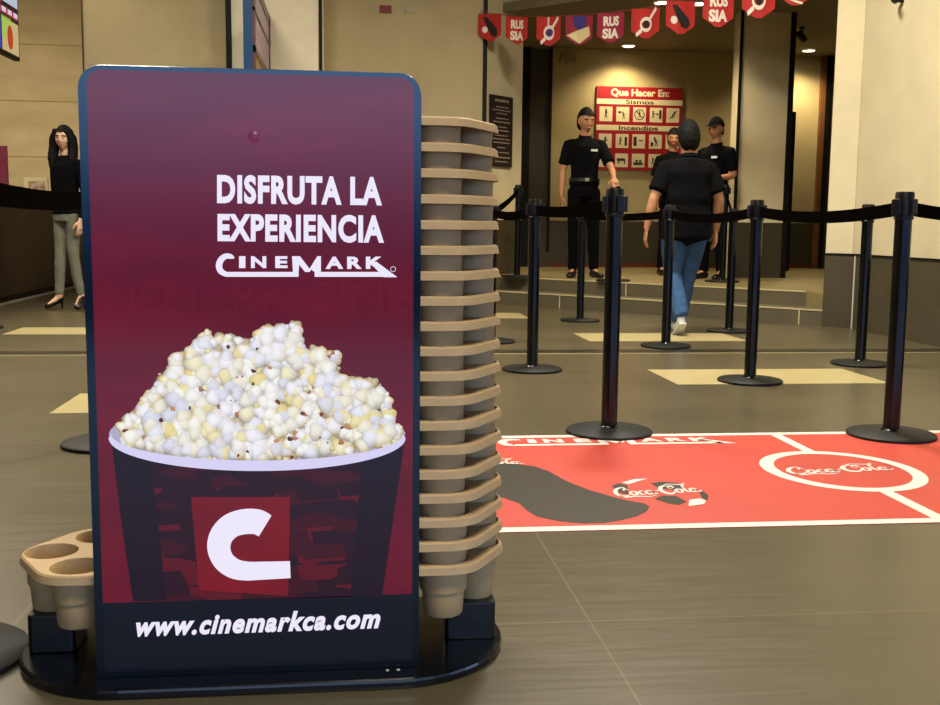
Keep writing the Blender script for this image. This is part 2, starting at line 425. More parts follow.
# thin partition right of the alcove
YT = 11.6
qa, qb = xAt(733, YT), xAt(784.5, YT)
struct('wall_partition', lambda b: box(b, qa, qb, YT, YT + .19, 0, CE + .3), M_wall)
struct('trim_33', lambda b: box(b, qa - .004, xAt(735.5, YT), YT - .015, YT, ZP, CE), M_black)
struct('trim_34', lambda b: box(b, xAt(782, YT), qb + .03, YT - .015, YT + .21, ZP, CE), M_black)
struct('baseboard_partition', lambda b: box(b, xAt(735.5, YT), xAt(782, YT), YT - .012, YT, ZP, .9), M_wainsD)
struct('trim_35', lambda b: box(b, xAt(735.5, YT), xAt(782, YT), YT - .014, YT, .9, .935), M_cream)
# hall beyond the partition
struct('trim_36', lambda b: box(b, xAt(813, YB), xAt(817.5, YB), YB - .06, YB, ZP, CE), M_woodO)
struct('trim_37', lambda b: box(b, xAt(817.5, YB), xAt(822, YB), YB - .07, YB, ZP, CE), M_black)
struct('door_2', lambda b: box(b, xAt(822, YB), xAt(845, YB), YB - .04, YB, ZP, CE - .35), M_doorD)
struct('trim_38', lambda b: box(b, xAt(822, YB), xAt(850, YB), YB - .05, YB, CE - .35, CE), mat('door_head', (44, 24, 14), rough=.5))
t = thing('door_leaf', 'black open door leaf seen edge-on beyond the partition at the hallway', 'door', tuple(atY(787, 224, 13.4).xy) + (ZP,))
obj('panel', lambda b: box(b, -.055, .055, 0, .8, .01, 2.05), M_black, t)
obj('handle', lambda b: tube(b, [(-.06, .08, 1.0), (-.1, .08, 1.0), (-.1, .2, 1.0)], .01), M_metalstrip, t)
# right hand wall
XR = 4.3
struct('wall_right', lambda b: prism(b, [(XR, 3.2), (XR, 8.70), (4.13, 8.85), (4.3, 9.0), (XR + .3, 9.0), (XR + .3, 3.2)][::-1], .63, 5), M_wall)
def rw(b, z0, z1, t):
    prism(b, [(XR - t, 3.2), (XR - t, 8.6 - t * .4), (4.13 - t, 8.8), (4.3, 9.0), (XR + .3, 9.0), (XR + .3, 3.2)][::-1], z0, z1)
struct('baseboard_right', lambda b: rw(b, 0, .622, .03), M_wains)
struct('trim_39', lambda b: rw(b, .622, .634, .04), M_black)
struct('trim_40', lambda b: box(b, XR - .036, XR - .026, 8.58, 8.594, 0, .62), M_vinylW)
struct('trim_41', lambda b: prism(b, [(XR - .004, 8.696), (4.126, 8.848), (4.134, 8.856), (XR + .002, 8.704)], .634, 5), M_cream)
# lobby ceiling, alcove ceiling and the fascia over the step line
struct('ceiling', lambda b: box(b, -8.2, 9, -4, 16, 5, 5.1), M_ceil)
SF = 13.85
struct('ceiling_alcove', lambda b: prism(b, [(1.7, SF - 1.7), (5.6, SF - 5.6), (XE, 8.25), (XE, YB + .2), (1.7, YB + .2)], CE, CE + .1), M_ceil)
def fascia(b):
    prism(b, [(1.7, SF - 1.7), (5.6, SF - 5.6), (5.7, SF - 5.5), (1.8, SF - 1.6)], CE + .0005, 5)
struct('wall_fascia', fascia, M_wallD)
struct('wall_hall_right', lambda b: box(b, XE, XE + .2, 3, YB + .2, 0, 5), M_alc)
struct('wall_hall_front', lambda b: box(b, XR + .3, XE, 8.7, 8.85, 0, 5), M_wall)
struct('wall_rear_skyblock', lambda b: (box(b, -8, -2.4, -4.2, -4, 0, 5), box(b, -2.4, 9, -4.2, -4, 2.3, 5)), M_wallD)  # unseen; opening and lintel shaped to limit the sky light and reflections
struct('wall_side_skyblock', lambda b: box(b, XE, XE + .2, -4, 3, 2.3, 5), M_wallD)  # unseen lintel added to hold back the sky from the side

# ------------------------------------------------------------------ ceiling downlights and added lobby lamps
def downlight(x, y, z, label, power, col=(1, .8, .5), r=.075, spot=None):
    t = thing('downlight', label, 'ceiling light', (x, y, z), group='recessed downlights in the alcove ceiling')
    obj('trim_ring', lambda b: lathe(b, [(r + .02, -.001), (r + .02, -.01), (r, -.014), (r, -.001)], n=24), M_white, t, smooth=True)
    obj('lamp', lambda b: lathe(b, [(0, -.012), (r, -.008), (r, -.002)], n=24), M_lamp, t, smooth=True)
    l = bpy.data.lights.new('downlight_lamp', 'SPOT'); l.energy = power; l.color = col; l.spot_size = R(spot or 120); l.spot_blend = .7; l.shadow_soft_size = .07
    o = bpy.data.objects.new('downlight_lamp', l); COL.objects.link(o); o.location = (x, y, z - .04)
p = atZ(618, 52, CE); downlight(p.x, 14.02, CE, 'round recessed downlight just above the red instruction board', 80, spot=140)
p = atZ(662, 2, CE); downlight(p.x, p.y, CE, 'round recessed downlight half cut by the top edge above the bunting', 110)
p = atZ(699, 3, CE); downlight(p.x, p.y, CE, 'round recessed downlight between two pennants near the top edge', 80)
p = atZ(790, 57, CE); downlight(p.x, 13.95, CE, 'round recessed downlight at the hallway beside the partition', 110, spot=140)
def area(x, y, z, sx, sy, e, col, rot=(0, 0, 0), spread=160):
    l = bpy.data.lights.new('lobby_fill_lamp', 'AREA'); l.shape = 'RECTANGLE'; l.size = sx; l.size_y = sy; l.energy = e; l.color = col; l.spread = R(spread)  # unseen lamps added overhead to brighten the lobby; no panel is modelled
    o = bpy.data.objects.new('lobby_fill_lamp', l); COL.objects.link(o); o.location = (x, y, z); o.rotation_euler = rot
W = (1, .91, .76)
area(.9, -.6, 4.95, 1.8, 1.2, 215, W)
area(.6, 4.6, 4.95, 1.4, 1.4, 125, W)
area(-2.0, 7.0, 4.95, 1.4, 1.4, 210, W)
area(1.9, 6.8, 4.95, .8, .8, 260, W)
area(-4.8, 11.0, 4.9, 2, 2, 235, (1, .86, .62))

# ------------------------------------------------------------------ floor graphic
def floor_graphic():
    t = thing('floor_graphic', 'large red and white advertising mat stuck on the floor beneath two belt posts', 'floor mat', (0, 0, 0))
    x0, x1, y0, y1 = -.15, 3.6, 2.84, 4.18
    g = lambda z: (lambda a, b: (a, b, z))
    obj('sheet', lambda b: box(b, x0, x1, y0, y1, .0004, .002), M_vinylR, t)
    def border(b):
        w = .045; f = g(.0024)
        put_rect(b, x0, x1, y0, y0 + w, f); put_rect(b, x0, x1, y1 - w, y1, f); put_rect(b, x0, x0 + w, y0 + w, y1 - w, f); put_rect(b, x1 - w, x1, y0 + w, y1 - w, f)
        put_rect(b, 1.715, 1.76, y0 + .03, 3.22, g(.0026)); put_rect(b, 1.73, 1.775, 3.8, y1 - .03, g(.0026))
        put_ring(b, 1.733, 3.505, .275, .31, .05, g(.0028))
    obj('white_lines', border, M_vinylW, t)
    def bot(b):
        P = [(.54, 3.70), (.593, 3.677), (.656, 3.634), (.694, 3.557), (.725, 3.413), (.772, 3.294), (.829, 3.197), (.864, 3.15), (.907, 3.111), (.914, 3.074), (.889, 3.02), (.845, 2.97), (.792, 2.935), (.735, 2.909), (.67, 2.909), (.605, 2.937), (.55, 2.992), (.533, 3.061), (.523, 3.14), (.488, 3.207), (.42, 3.26), (.3, 3.3), (.15, 3.36), (.1, 3.5), (.2, 3.66), (.38, 3.7)]
        put_poly(b, P, g(.0026))
    obj('bottle_print', bot, M_vinylK, t)
    def f1(a, b_): return (1.528 + (1.93 - 1.528) * a / 12.3, 3.455 + .042 * b_ + .003 * a, .003)
    obj('circle_lettering', lambda b: coke(b, f1), M_vinylW, t)
    # football print
    for pts in ([(.86, 3.33), (.865, 3.25), (.885, 3.22), (.9, 3.27), (.915, 3.34), (.895, 3.37)], [(.985, 3.1), (1.01, 3.085), (1.045, 3.12), (1.035, 3.19), (.99, 3.2), (.955, 3.16)],
                [(1.0, 3.36), (1.04, 3.38), (1.09, 3.36), (1.1, 3.3), (1.05, 3.27), (1.01, 3.29)], [(1.115, 3.13), (1.14, 3.19), (1.14, 3.26), (1.125, 3.24), (1.11, 3.17)]):
        obj('ball_patch', lambda b: put_poly(b, pts, g(.0026)), M_vinylK, t)
    def fw_(b):
        f = g(.0028)
        put_poly(b, [(.905, 3.375), (.96, 3.42), (1.01, 3.425), (.97, 3.395), (.925, 3.355)], f)
        put_poly(b, [(1.035, 3.07), (1.09, 3.09), (1.11, 3.125), (1.1, 3.155), (1.06, 3.14)], f)
        coke(b, lambda a, c: (.845 + .295 * a / 12.3, 3.20 + .045 * c + .003 * a, .0031))
    obj('ball_lettering', fw_, M_vinylW, t)
    obj('bottle_lettering', lambda b: coke(b, lambda a, c: (.28 + .35 * a / 12.3, 3.70 + .035 * c - .0025 * a, .0031)), M_vinylW, t)
    obj('wordmark', lambda b: cine_logo(b, lambda a, c: (.585 + (a - 50) * (1.53 - .585) / 855, 4.115 - (c - 440) * .135 / 109, .003)), M_vinylW, t)
floor_graphic()

# ------------------------------------------------------------------ belt posts
def belt_mesh(dx, dy, dz, sag, h=.056):
    def f(b):
        L = math.hypot(dx, dy); n = 20; nx, ny = -dy / L * .0015, dx / L * .0015
        s = .04 / L
        rows = []
        for i in range(n + 1):
            t = s + (1 - 2 * s) * i / n; z = .962 + dz * t - sag * 4 * t * (1 - t)
            rows.append([b.verts.new((dx * t + sx * nx, dy * t + sx * ny, z - zz)) for sx, zz in ((1, 0), (-1, 0), (-1, h), (1, h))])
        for p, q in zip(rows, rows[1:]):
            for i in range(4): b.faces.new([p[i], p[(i + 1) % 4], q[(i + 1) % 4], q[i]])
        b.faces.new(rows[0][::-1]); b.faces.new(rows[-1])
    return f
def make_post(loc, label):
    t = thing('stanchion_post', label, 'barrier post', loc, group='black retractable belt posts')
    obj('base', lambda b: lathe(b, [(0, 0), (.17, 0), (.177, .004), (.177, .012), (.168, .018), (.06, .026), (.04, .027), (0, .027)], n=48), M_base, t, smooth=True)
    obj('pole', lambda b: lathe(b, [(0, .02), (.045, .021), (.04, .03), (.033, .034), (.033, .9), (0, .9)], n=32), M_pole, t, smooth=True)
    obj('head', lambda b: lathe(b, [(0, .885), (.036, .885), (.037, .89), (.037, .99), (.034, .997), (0, .998)], n=32), M_head, t, smooth=True)
    obj('collar', lambda b: lathe(b, [(.0375, .888), (.039, .89), (.039, .895), (.0375, .897)], n=32), M_metalstrip if False else M_clip, t, smooth=True)
    for k in range(4):
        a = R(90 * k + 15)
        def clip(b):
            bb = rrect(.034, .052, -.017, .017, .006)
            prism(b, bb, .905, .968)
            bmesh.ops.rotate(b, verts=b.verts, cent=(0, 0, 0), matrix=Matrix.Rotation(a, 3, 'Z'))
        obj('belt_clip', clip, M_clip, t, bevel=.003)
    return t
P = {}
P['A'] = (1.074, 4.228, 0); P['B'] = (2.215, 5.611, 0); P['C'] = (1.082, 6.118, 0); P['D'] = (2.229, 4.09, 0); P['E'] = (3.2, 6.3, 0)
P['F'] = (2.25, 7.3, 0); P['G'] = (2.07, 9.297, 0); P['H'] = (3.10, 8.35, 0)
P['I'] = tuple(atZ(491, 342)); P['J'] = tuple(atZ(517, 277, ZP)); P['K'] = tuple(atZ(613, 281, ZP)); P['L'] = tuple(atZ(722, 282, ZP))
P['M'] = (-.9, 4.12, 0); P['N'] = (-.80, 2.08, 0); P['O'] = (-2.85, 8.65, 0); P['Q'] = (3.95, 5.6, 0)
LB = dict(A='black belt post, base over the red mat\'s far edge beside its white wordmark',
 B='black belt post standing on the cream floor strip right of centre',
 C='black belt post just right of the tall tray stack, on plain floor',
 D='nearest right-hand black belt post, base on the red mat beside the white ring',
 E='black belt post before the right wall, behind the nearest right-hand post',
 F='black belt post directly in front of the man in jeans',
 G='black belt post in front of the steps, before the legs of the facing man',
 H='black belt post before the steps, right of the man in jeans',
 I='black belt post hidden behind the tray stack, only its base edge showing',
 J='black belt post up on the platform beside the small black notice',
 K='black belt post on the platform under the facing man\'s hand',
 L='black belt post on the platform behind the right side of the man in jeans',
 M='black belt post behind the left edge of the advertising display',
 N='black belt post at the lower left edge, nearest the camera, only its base showing',
 O='black belt post at the far left edge near the counter, only its base showing',
 Q='black belt post beyond the right edge, joined by a belt to the nearest right post')
P['A'] = P['A']
proto = make_post(P['A'], LB['A']); posts = {'A': proto}
for k, v in P.items():
    if k != 'A': posts[k] = dup(proto, v, R(random.uniform(-30, 30)), LB[k])
for a, b_, sag in [('C', 'A', .02), ('F', 'G', .02), ('B', 'F', .035), ('D', 'B', .035), ('I', 'C', .03), ('J', 'I', .02), ('L', 'H', .01), ('N', 'M', .03), ('Q', 'D', .03)]:
    pa_, pb_ = P[a], P[b_]; r = posts[a]; rz = r.rotation_euler[2]
    d = Matrix.Rotation(-rz, 3, 'Z') @ Vector((pb_[0] - pa_[0], pb_[1] - pa_[1], pb_[2] - pa_[2]))
    obj('belt', belt_mesh(d.x, d.y, d.z, sag), M_belt, r)

# ------------------------------------------------------------------ cup carrier trays
def hexa(cx, cy, R_, rr, n=5):
    out = []
    V = [Vector((cx + R_ * math.cos(R(60 * i)), cy + R_ * math.sin(R(60 * i)))) for i in range(6)]
    for i in range(6):
        p, a, c = V[i], V[i - 1], V[(i + 1) % 6]
        s = p + (a - p).normalized() * rr; e = p + (c - p).normalized() * rr
        for k in range(n + 1):
            t = k / n; q = s * (1 - t) ** 2 + p * 2 * t * (1 - t) + e * t * t; out.append((q.x, q.y))
    return out
def make_tray(loc, label, mirror=1):
    t = thing('cup_carrier_tray', label, 'cup tray', loc, 0 if mirror > 0 else math.pi, group='tan cup carrier trays')
    holes = [(q * math.cos(R(a)), q * math.sin(R(a))) for q, a in ((.116, 0), (.107, 66), (.098, 143), (.098, 217), (.107, 294))]
    def rim(b):
        n = 24
        O = hexa(0, 0, .183, .045); I = hexa(0, 0, .179, .043)
        top = [b.verts.new((x, y, 0)) for x, y in I]; mid = [b.verts.new((x, y, -.003)) for x, y in O]
        low = [b.verts.new((x, y, -.0165)) for x, y in hexa(0, 0, .186, .045)]; inn = [b.verts.new((x, y, -.0165)) for x, y in hexa(0, 0, .183, .044)]
        inn2 = [b.verts.new((x, y, -.003)) for x, y in hexa(0, 0, .178, .042)]
        for A, B in ((top, mid), (mid, low), (low, inn), (inn, inn2)):
            for i in range(len(A)): b.faces.new([A[i], A[(i + 1) % len(A)], B[(i + 1) % len(A)], B[i]])
        es = [b.edges.new((top[i], top[(i + 1) % len(top)])) if not b.edges.get((top[i], top[(i + 1) % len(top)])) else b.edges.get((top[i], top[(i + 1) % len(top)])) for i in range(len(top))]
        for hx, hy in holes:
            vs = [b.verts.new((hx + .0505 * math.cos(2 * math.pi * k / n), hy + .0505 * math.sin(2 * math.pi * k / n), 0)) for k in range(n)]
            es += [b.edges.new((vs[k], vs[(k + 1) % n])) for k in range(n)]
        bmesh.ops.triangle_fill(b, use_beauty=True, use_dissolve=False, edges=es)
    obj('rim', rim, M_tray, t, smooth=True, angle=30)
    for hx, hy in holes:
        obj('cup_holder', lambda b: lathe(b, [(.0505, 0), (.0495, -.004), (.0468, -.03), (.0462, -.0585), (.0458, -.060), (.0420, -.061), (.0385, -.108), (.0360, -.111), (0, -.111),
                                             ] + [(0, -.1095), (.0345, -.1095), (.037, -.107), (.0412, -.063), (.045, -.057), (.0455, -.03), (.0490, -.003), (.0505, 0)], hx, hy, n=24), M_tray, t, smooth=True, angle=40)
    return t
CY = 2.10
tr = make_tray((.142, CY, .206), 'bottom tan cup tray of the tall stack right of the display')
NT = 19; pitch_t = (1.042 - .206) / 18
ords = ['second', 'third', 'fourth', 'fifth', 'sixth', 'seventh', 'eighth', 'ninth', 'tenth', 'eleventh', 'twelfth', 'thirteenth', 'fourteenth', 'fifteenth', 'sixteenth', 'seventeenth', 'eighteenth']
tr['group'] = 'tan cup trays in the tall stack'
for k in range(1, NT):
    lb = 'topmost tan cup tray of the tall stack right of the display' if k == NT - 1 else 'tan cup tray, %s from the bottom of the tall right-hand stack' % ords[k - 1]
    dup(tr, (.142 - .0012 * k + random.uniform(-.001, .001), CY + random.uniform(-.001, .001), .206 + pitch_t * k), R(random.uniform(-.6, .6)), lb)
lt = dup(tr, (-.459, CY, .206), math.pi, 'single tan cup tray with empty round holders left of the display'); del lt['group']

# ------------------------------------------------------------------ advertising display
YK = 1.92
def kiosk():
    K = thing('advertising_display', 'tall portrait lit cinema display with popcorn bucket picture on black oval base', 'display', (-.1615, 2.09, 0))
    ox, oy = -.1615, 2.09
    def stad(x0, x1, r, n=20):
        out = []
        for i in range(n + 1): a = R(-90 + 180 * i / n); out.append((x1 + r * math.cos(a), r * math.sin(a)))
        for i in range(n + 1): a = R(90 + 180 * i / n); out.append((x0 + r * math.cos(a), r * math.sin(a)))
        return out
    obj('base_plate', lambda b: prism(b, stad(-.245, .25, .225), 0, .02), M_gloss, K, bevel=.006)
    X0, X1, Z0, Z1 = -.2935, .2945, .02, 1.113
    yf = YK - oy
    def frontpoly(b, m, z0, z1, y0, y1, r, xin=0):
        P_ = rrect(X0 + xin, X1 - xin, z0, z1, r, 8, (0, 0, 1, 1))
        a = [b.verts.new((x, y0, z)) for x, z in P_]; c = [b.verts.new((x, y1, z)) for x, z in P_]
        b.faces.new(a); b.faces.new(c[::-1])
        for i in range(len(P_)): b.faces.new([a[i], c[i], c[(i + 1) % len(P_)], a[(i + 1) % len(P_)]])
    obj('housing', lambda b: frontpoly(b, 0, Z0, Z1, yf, yf + .024, .04), M_frame, K, bevel=.002)
    def border(b):   # slightly raised glass border around the lit area
        Pn = rrect(X0 + .001, X1 - .001, Z0 + .001, Z1 - .001, .039, 8, (0, 0, 1, 1)); Pi = rrect(X0 + .0155, X1 - .0135, Z0 + .013, Z1 - .0085, .024, 8, (0, 0, 1, 1))
        a = [b.verts.new((x, yf - .0022, z)) for x, z in Pn]; c = [b.verts.new((x, yf - .0022, z)) for x, z in Pi]
        for i in range(len(a)): b.faces.new([a[i], a[(i + 1) % len(a)], c[(i + 1) % len(a)], c[i]])
    obj('glass_border', border, M_border, K)
    sx0, sx1, sz0, sz1 = X0 + .0155, X1 - .0135, Z0 + .013, Z1 - .0085
    def scr(b):
        P_ = rrect(sx0, sx1, sz0, sz1, .024, 8, (0, 0, 1, 1))
        b.faces.new([b.verts.new((x, yf - .0022, z)) for x, z in P_])
    m = screenmat('lit_maroon', (82, 7, 29), 1.0, noise=(3, .2), c2=(102, 12, 34), stretch=(1, 1, 4))
    S = obj('screen', scr, m, K)
    def pf(d, YK=YK):   # photo pixel -> display plane, as local coordinates
        def f(x, y):
            p = atY(x, y, YK - .0022 - d); return (p.x - ox, p.y - oy, p.z)
        return f
    # dark footer band
    obj('footer_band', lambda b: quad(b, [(sx0, yf - .0026, sz0), (sx1, yf - .0026, sz0), (sx1, yf - .0026, .163), (sx0, yf - .0026, .163)]), screenmat('lit_near_black', (7, 10, 20), 1), S)
    white = screenmat('lit_white', (228, 222, 240), 1.0)
    def head(b):
        f = pf(.0006)
        def tl(s, xa, xb, yb, ya, k=0, off=.02):   # baseline follows the panel
            put_text(b, s, xa, xb, 0, 1, lambda x, v: f(x, yb + (ya - yb) * v + (x - xa) * k), off, sp=1.1)
        tl('DISFRUTA LA', 217, 382, 203.5, 174.5, .014, .045)
        tl('EXPERIENCIA', 217.5, 384, 241.5, 213.5, .010, .045)
    obj('headline_lettering', head, white, S)
    def logo(b):
        f = pf(.0006)
        g = lambda a, c: f(205 + a / 4.7, 160 + c / 4.7)
        cine_logo(b, g)
        put_ring(b, 884, 513, 13, 13, 2.5, g)
    obj('wordmark', logo, white, S)
    def web(b):
        f = pf(.0012)
        put_text(b, 'www.cinemarkca.com', 136, 380.5, 0, 1, lambda x, v: f(x, 637 - 20.5 * v - (x - 136) * .035), .042, .3, sp=1.14)
    obj('web_address', web, white, S)
    # faint lettering ghosted into the background
    def ghost(b):
        f = pf(.0003)
        put_text(b, 'NEMARK CINE', 104, 408, 0, 1, lambda x, v: f(x, 312 - 30 * v))
    obj('ghost_lettering', ghost, screenmat('lit_maroon_ghost', (87, 9, 31), 1.0, noise=(3, .2), c2=(108, 14, 36), stretch=(1, 1, 4)), S)
    # bucket
    bm_red = screenmat('lit_bucket', (40, 8, 20), 1.0)
    nt = bm_red.node_tree; p = nt.nodes['Principled BSDF']
    tc = nt.nodes.new('ShaderNodeTexCoord'); mp = nt.nodes.new('ShaderNodeMapping'); mp.inputs['Scale'].default_value = (9, 1, 26); mp.inputs['Rotation'].default_value = (0, R(6), 0)
    vo = nt.nodes.new('ShaderNodeTexVoronoi'); vo.distance = 'CHEBYCHEV'; vo.inputs['Scale'].default_value = 1.6
    rp = nt.nodes.new('ShaderNodeValToRGB'); rp.color_ramp.interpolation = 'CONSTANT'
    e = rp.color_ramp.elements; e[0].color = srgb((36, 8, 22)); e[1].position = .5; e[1].color = srgb((84, 10, 24)); e3 = e.new(.72); e3.color = srgb((56, 8, 22))
    nt.links.new(tc.outputs['Object'], mp.inputs[0]); nt.links.new(mp.outputs[0], vo.inputs['Vector']); 
    sp = nt.nodes.new('ShaderNodeSeparateColor'); nt.links.new(vo.outputs['Color'], sp.inputs[0]); nt.links.new(sp.outputs[0], rp.inputs[0]); nt.links.new(rp.outputs[0], p.inputs['Emission Color'])
    B = obj('bucket_picture', lambda b: put_poly(b, [(112, 446), (133, 456), (190, 467), (257, 470), (320, 467), (378, 457), (404, 446), (396, 500), (382, 596.5), (133, 601.5), (121, 520)], pf(.0004)), bm_red, S)
    dkm = screenmat('lit_bucket_dark', (26, 8, 22), 1)
    for pts in ([(112, 446), (133, 456), (150, 461), (158, 520), (166, 600.5), (133, 601.5), (121, 520)], [(404, 446), (378, 457), (362, 461), (357, 520), (350, 597), (382, 596.5), (396, 500)]):
        obj('bucket_side', lambda b: put_poly(b, pts, pf(.0006)), dkm, B)
    obj('emblem_panel', lambda b: put_poly(b, [(191, 497), (290, 497), (288, 596), (199, 590)], pf(.0008)), screenmat('lit_red', (122, 12, 26), 1, noise=(6, .1), c2=(100, 10, 24)), B)
    def cc(b):
        f = pf(.0012); k = lambda x, y: (100 + x / 2.9375, 460 + y / 2.9375)
        P_ = []
        for x, y, w in [(485, 194, 72), (462, 182, 74), (425, 181, 74), (385, 193, 72), (357, 222, 70), (349, 258, 68), (362, 294, 64), (392, 318, 60), (430, 326, 56), (480, 325, 53), (559, 322, 50)]:
            a, c = k(x, y); P_.append((a, c, w / 2.9375))
        put_stroke(b, P_, f)
    obj('emblem_letter', cc, white, B)
    # rim ellipse
    rimm = screenmat('lit_rim', (205, 200, 232), 1.0)
    obj('bucket_rim', lambda b: (put_poly(b, disc_pts(257, 434, 148, 30, 48), pf(.0007)),), screenmat('lit_rim_inside', (168, 160, 190), 1), B)
    def front(b):
        f = pf(.0085); n = 40; A = []; C = []
        for i in range(n + 1):
            a = R(180 * i / n + 0); x = 257 + 148.5 * math.cos(a)
            A.append(b.verts.new(f(x, 438 + 33 * math.sin(a)))); C.append(b.verts.new(f(257 + 146 * math.cos(a), 434 + 26.5 * math.sin(a))))
        for i in range(n): b.faces.new([A[i], A[i + 1], C[i + 1], C[i]])
    obj('bucket_rim_front', front, rimm, B)
    # popcorn: many small puffs, each with its own tone, inside the heaped outline
    left = [(45, 510), (95, 450), (150, 410), (185, 345), (230, 320), (185, 275), (190, 262), (265, 265), (290, 230), (280, 185), (300, 170), (330, 180), (380, 150), (395, 115), (440, 85), (480, 95), (550, 100), (600, 125), (640, 120)]
    right = [(0, 120), (25, 85), (50, 60), (95, 65), (120, 40), (145, 70), (185, 38), (215, 60), (212, 100), (220, 150), (262, 138), (285, 160), (310, 150), (375, 180), (375, 220), (370, 270), (430, 262), (470, 290), (515, 275), (555, 330), (595, 380), (605, 450), (640, 510)]
    sil = [(100 + x / 4.15, 310 + y / 4.15) for x, y in left] + [(250 + x / 4.15, 310 + y / 4.15) for x, y in right]
    low = [(257 + 147 * math.cos(R(a)), 434 + 28 * math.sin(R(a))) for a in range(0, 181, 10)]
    poly = sil + low
    def inside(x, y):
        c = False; n = len(poly); j = n - 1
        for i in range(n):
            xi, yi = poly[i]; xj, yj = poly[j]
            if (yi > y) != (yj > y) and x < (xj - xi) * (y - yi) / (yj - yi) + xi: c = not c
            j = i
        return c
    def dist(x, y):
        d = 1e9; n = len(poly)
        for i in range(n):
            a = poly[i]; c = poly[(i + 1) % n]; dx, dy = c[0] - a[0], c[1] - a[1]
            t = max(0, min(1, ((x - a[0]) * dx + (y - a[1]) * dy) / (dx * dx + dy * dy + 1e-9)))
            d = min(d, math.hypot(x - a[0] - t * dx, y - a[1] - t * dy))
        return d
    rnd = random.Random(3)
    puffs = []
    b = bmesh.new(); cl = b.loops.layers.float_color.new('tone')
    def puff(x, y, r, d0, cc_, ec):
        n = 14; ph, ph2 = rnd.uniform(0, 6), rnd.uniform(0, 6); rel = .00022 * r
        rr = [r * (1 + .13 * math.sin(3 * (2 * math.pi * i / n) + ph) + .08 * math.sin(2 * (2 * math.pi * i / n) + ph2)) for i in range(n)]
        lx, ly = -r * .18, -r * .22
        c = b.verts.new(pf(d0 + rel)(x + lx, y + ly)); rows = [[c] * n]; cols = [[cc_] * n]
        for t, hgt in ((.35, .93), (.62, .74), (.84, .42), (1, 0)):
            f = pf(d0 + rel * hgt); row = []; cr = []
            for i in range(n):
                an = 2 * math.pi * i / n
                row.append(b.verts.new(f(x + lx * (1 - t) + t * rr[i] * math.cos(an), y + ly * (1 - t) + t * rr[i] * math.sin(an))))
                w = t ** 2.2; dkn = 1 - .48 * w * (.5 + .5 * math.sin(an - .5))     # printed kernels carry their own drawn tones
                cr.append(tuple((p_ * (1 - w) + q_ * w) * dkn for p_, q_ in zip(cc_[:3], ec[:3])) + (1,))
            rows.append(row); cols.append(cr)
        for q in range(4):
            for i in range(n):
                j = (i + 1) % n
                if q == 0: vs, cs = [c, rows[1][i], rows[1][j]], [cc_, cols[1][i], cols[1][j]]
                else: vs, cs = [rows[q][i], rows[q + 1][i], rows[q + 1][j], rows[q][j]], [cols[q][i], cols[q + 1][i], cols[q + 1][j], cols[q][j]]
                f = b.faces.new(vs)
                for l, k_ in zip(f.loops, cs): l[cl] = k_
    wh = [(236, 234, 240), (226, 226, 236), (240, 238, 232), (214, 214, 228), (232, 228, 214)]
    yl = [(232, 220, 168), (226, 212, 150), (236, 228, 190)]
    dk = [(120, 62, 40), (92, 48, 34), (196, 140, 90), (178, 120, 84)]
    cells = []
    for i in range(2600):
        x = rnd.uniform(108, 408); y = rnd.uniform(316, 464)
        if inside(x, y): cells.append((y, x))
    # backing so that no background shows through
    for y, x in cells[:420]:
        puff(x, y, min(8, dist(x, y) + 1.0), .0004, srgb((196, 184, 150)), srgb((150, 128, 92)))
    kern = []
    tries = 0
    while len(kern) < 150 and tries < 20000:
        tries += 1
        x = rnd.uniform(108, 408); y = rnd.uniform(316, 464)
        if not inside(x, y): continue
        if all((x - q[0]) ** 2 + (y - q[1]) ** 2 > 125 for q in kern): kern.append((x, y))
    kern.sort(key=lambda q: q[1])
    for i, (x, y) in enumerate(kern):
        d0 = .0016 + .0026 * (y - 316) / 150 + rnd.uniform(0, .0004)
        dd = dist(x, y); w = rnd.choice(wh); R0 = rnd.uniform(12, 17)
        for k in range(rnd.randint(5, 7)):
            a = rnd.uniform(0, 6.28); q = R0 * .55
            px, py = x + q * math.cos(a), y + q * math.sin(a)
            if not inside(px, py): continue
            r = min(rnd.uniform(.3, .72) * R0, dist(px, py) + 1.5)
            if r < 2.6: continue
            c_ = srgb(w) if rnd.random() < .82 else srgb(rnd.choice(yl))
            ec = srgb((182, 176, 174)) if rnd.random() < .6 else srgb((196, 172, 108))
            puff(px, py, r, d0 + k * .00008, c_, ec)
        for _ in range(rnd.choice((0, 1, 1, 2))):
          if dd > 5:
            u = rnd.random(); c_ = srgb(rnd.choice(yl)) if u < .4 else srgb(rnd.choice(dk))
            puff(x + rnd.uniform(-6, 6), y + rnd.uniform(0, 7), rnd.uniform(1.6, 3.8), d0 + .0014, c_, tuple(v * .6 for v in c_[:3]) + (1,))
    pm = screenmat('lit_popcorn', (240, 240, 240), 1.0)
    at = pm.node_tree.nodes.new('ShaderNodeAttribute'); at.attribute_name = 'tone'
    pm.node_tree.links.new(at.outputs['Color'], pm.node_tree.nodes['Principled BSDF'].inputs['Emission Color'])
    me = bpy.data.meshes.new('popcorn_picture'); b.to_mesh(me); b.free(); me.materials.append(pm)
    o = bpy.data.objects.new('popcorn_picture', me); COL.objects.link(o); o.parent = B
    # sensor dome, spine and tray supports
    s = atY(254, 137, YK)
    def sen(b):
        lathe(b, [(0, .004), (.005, .0034), (.009, .0012), (.0105, 0)], n=20)
        bmesh.ops.rotate(b, verts=b.verts, cent=(0, 0, 0), matrix=Matrix.Rotation(R(90), 3, 'X'))
        bmesh.ops.translate(b, verts=b.verts, vec=(s.x - ox, yf - .0022, s.z))
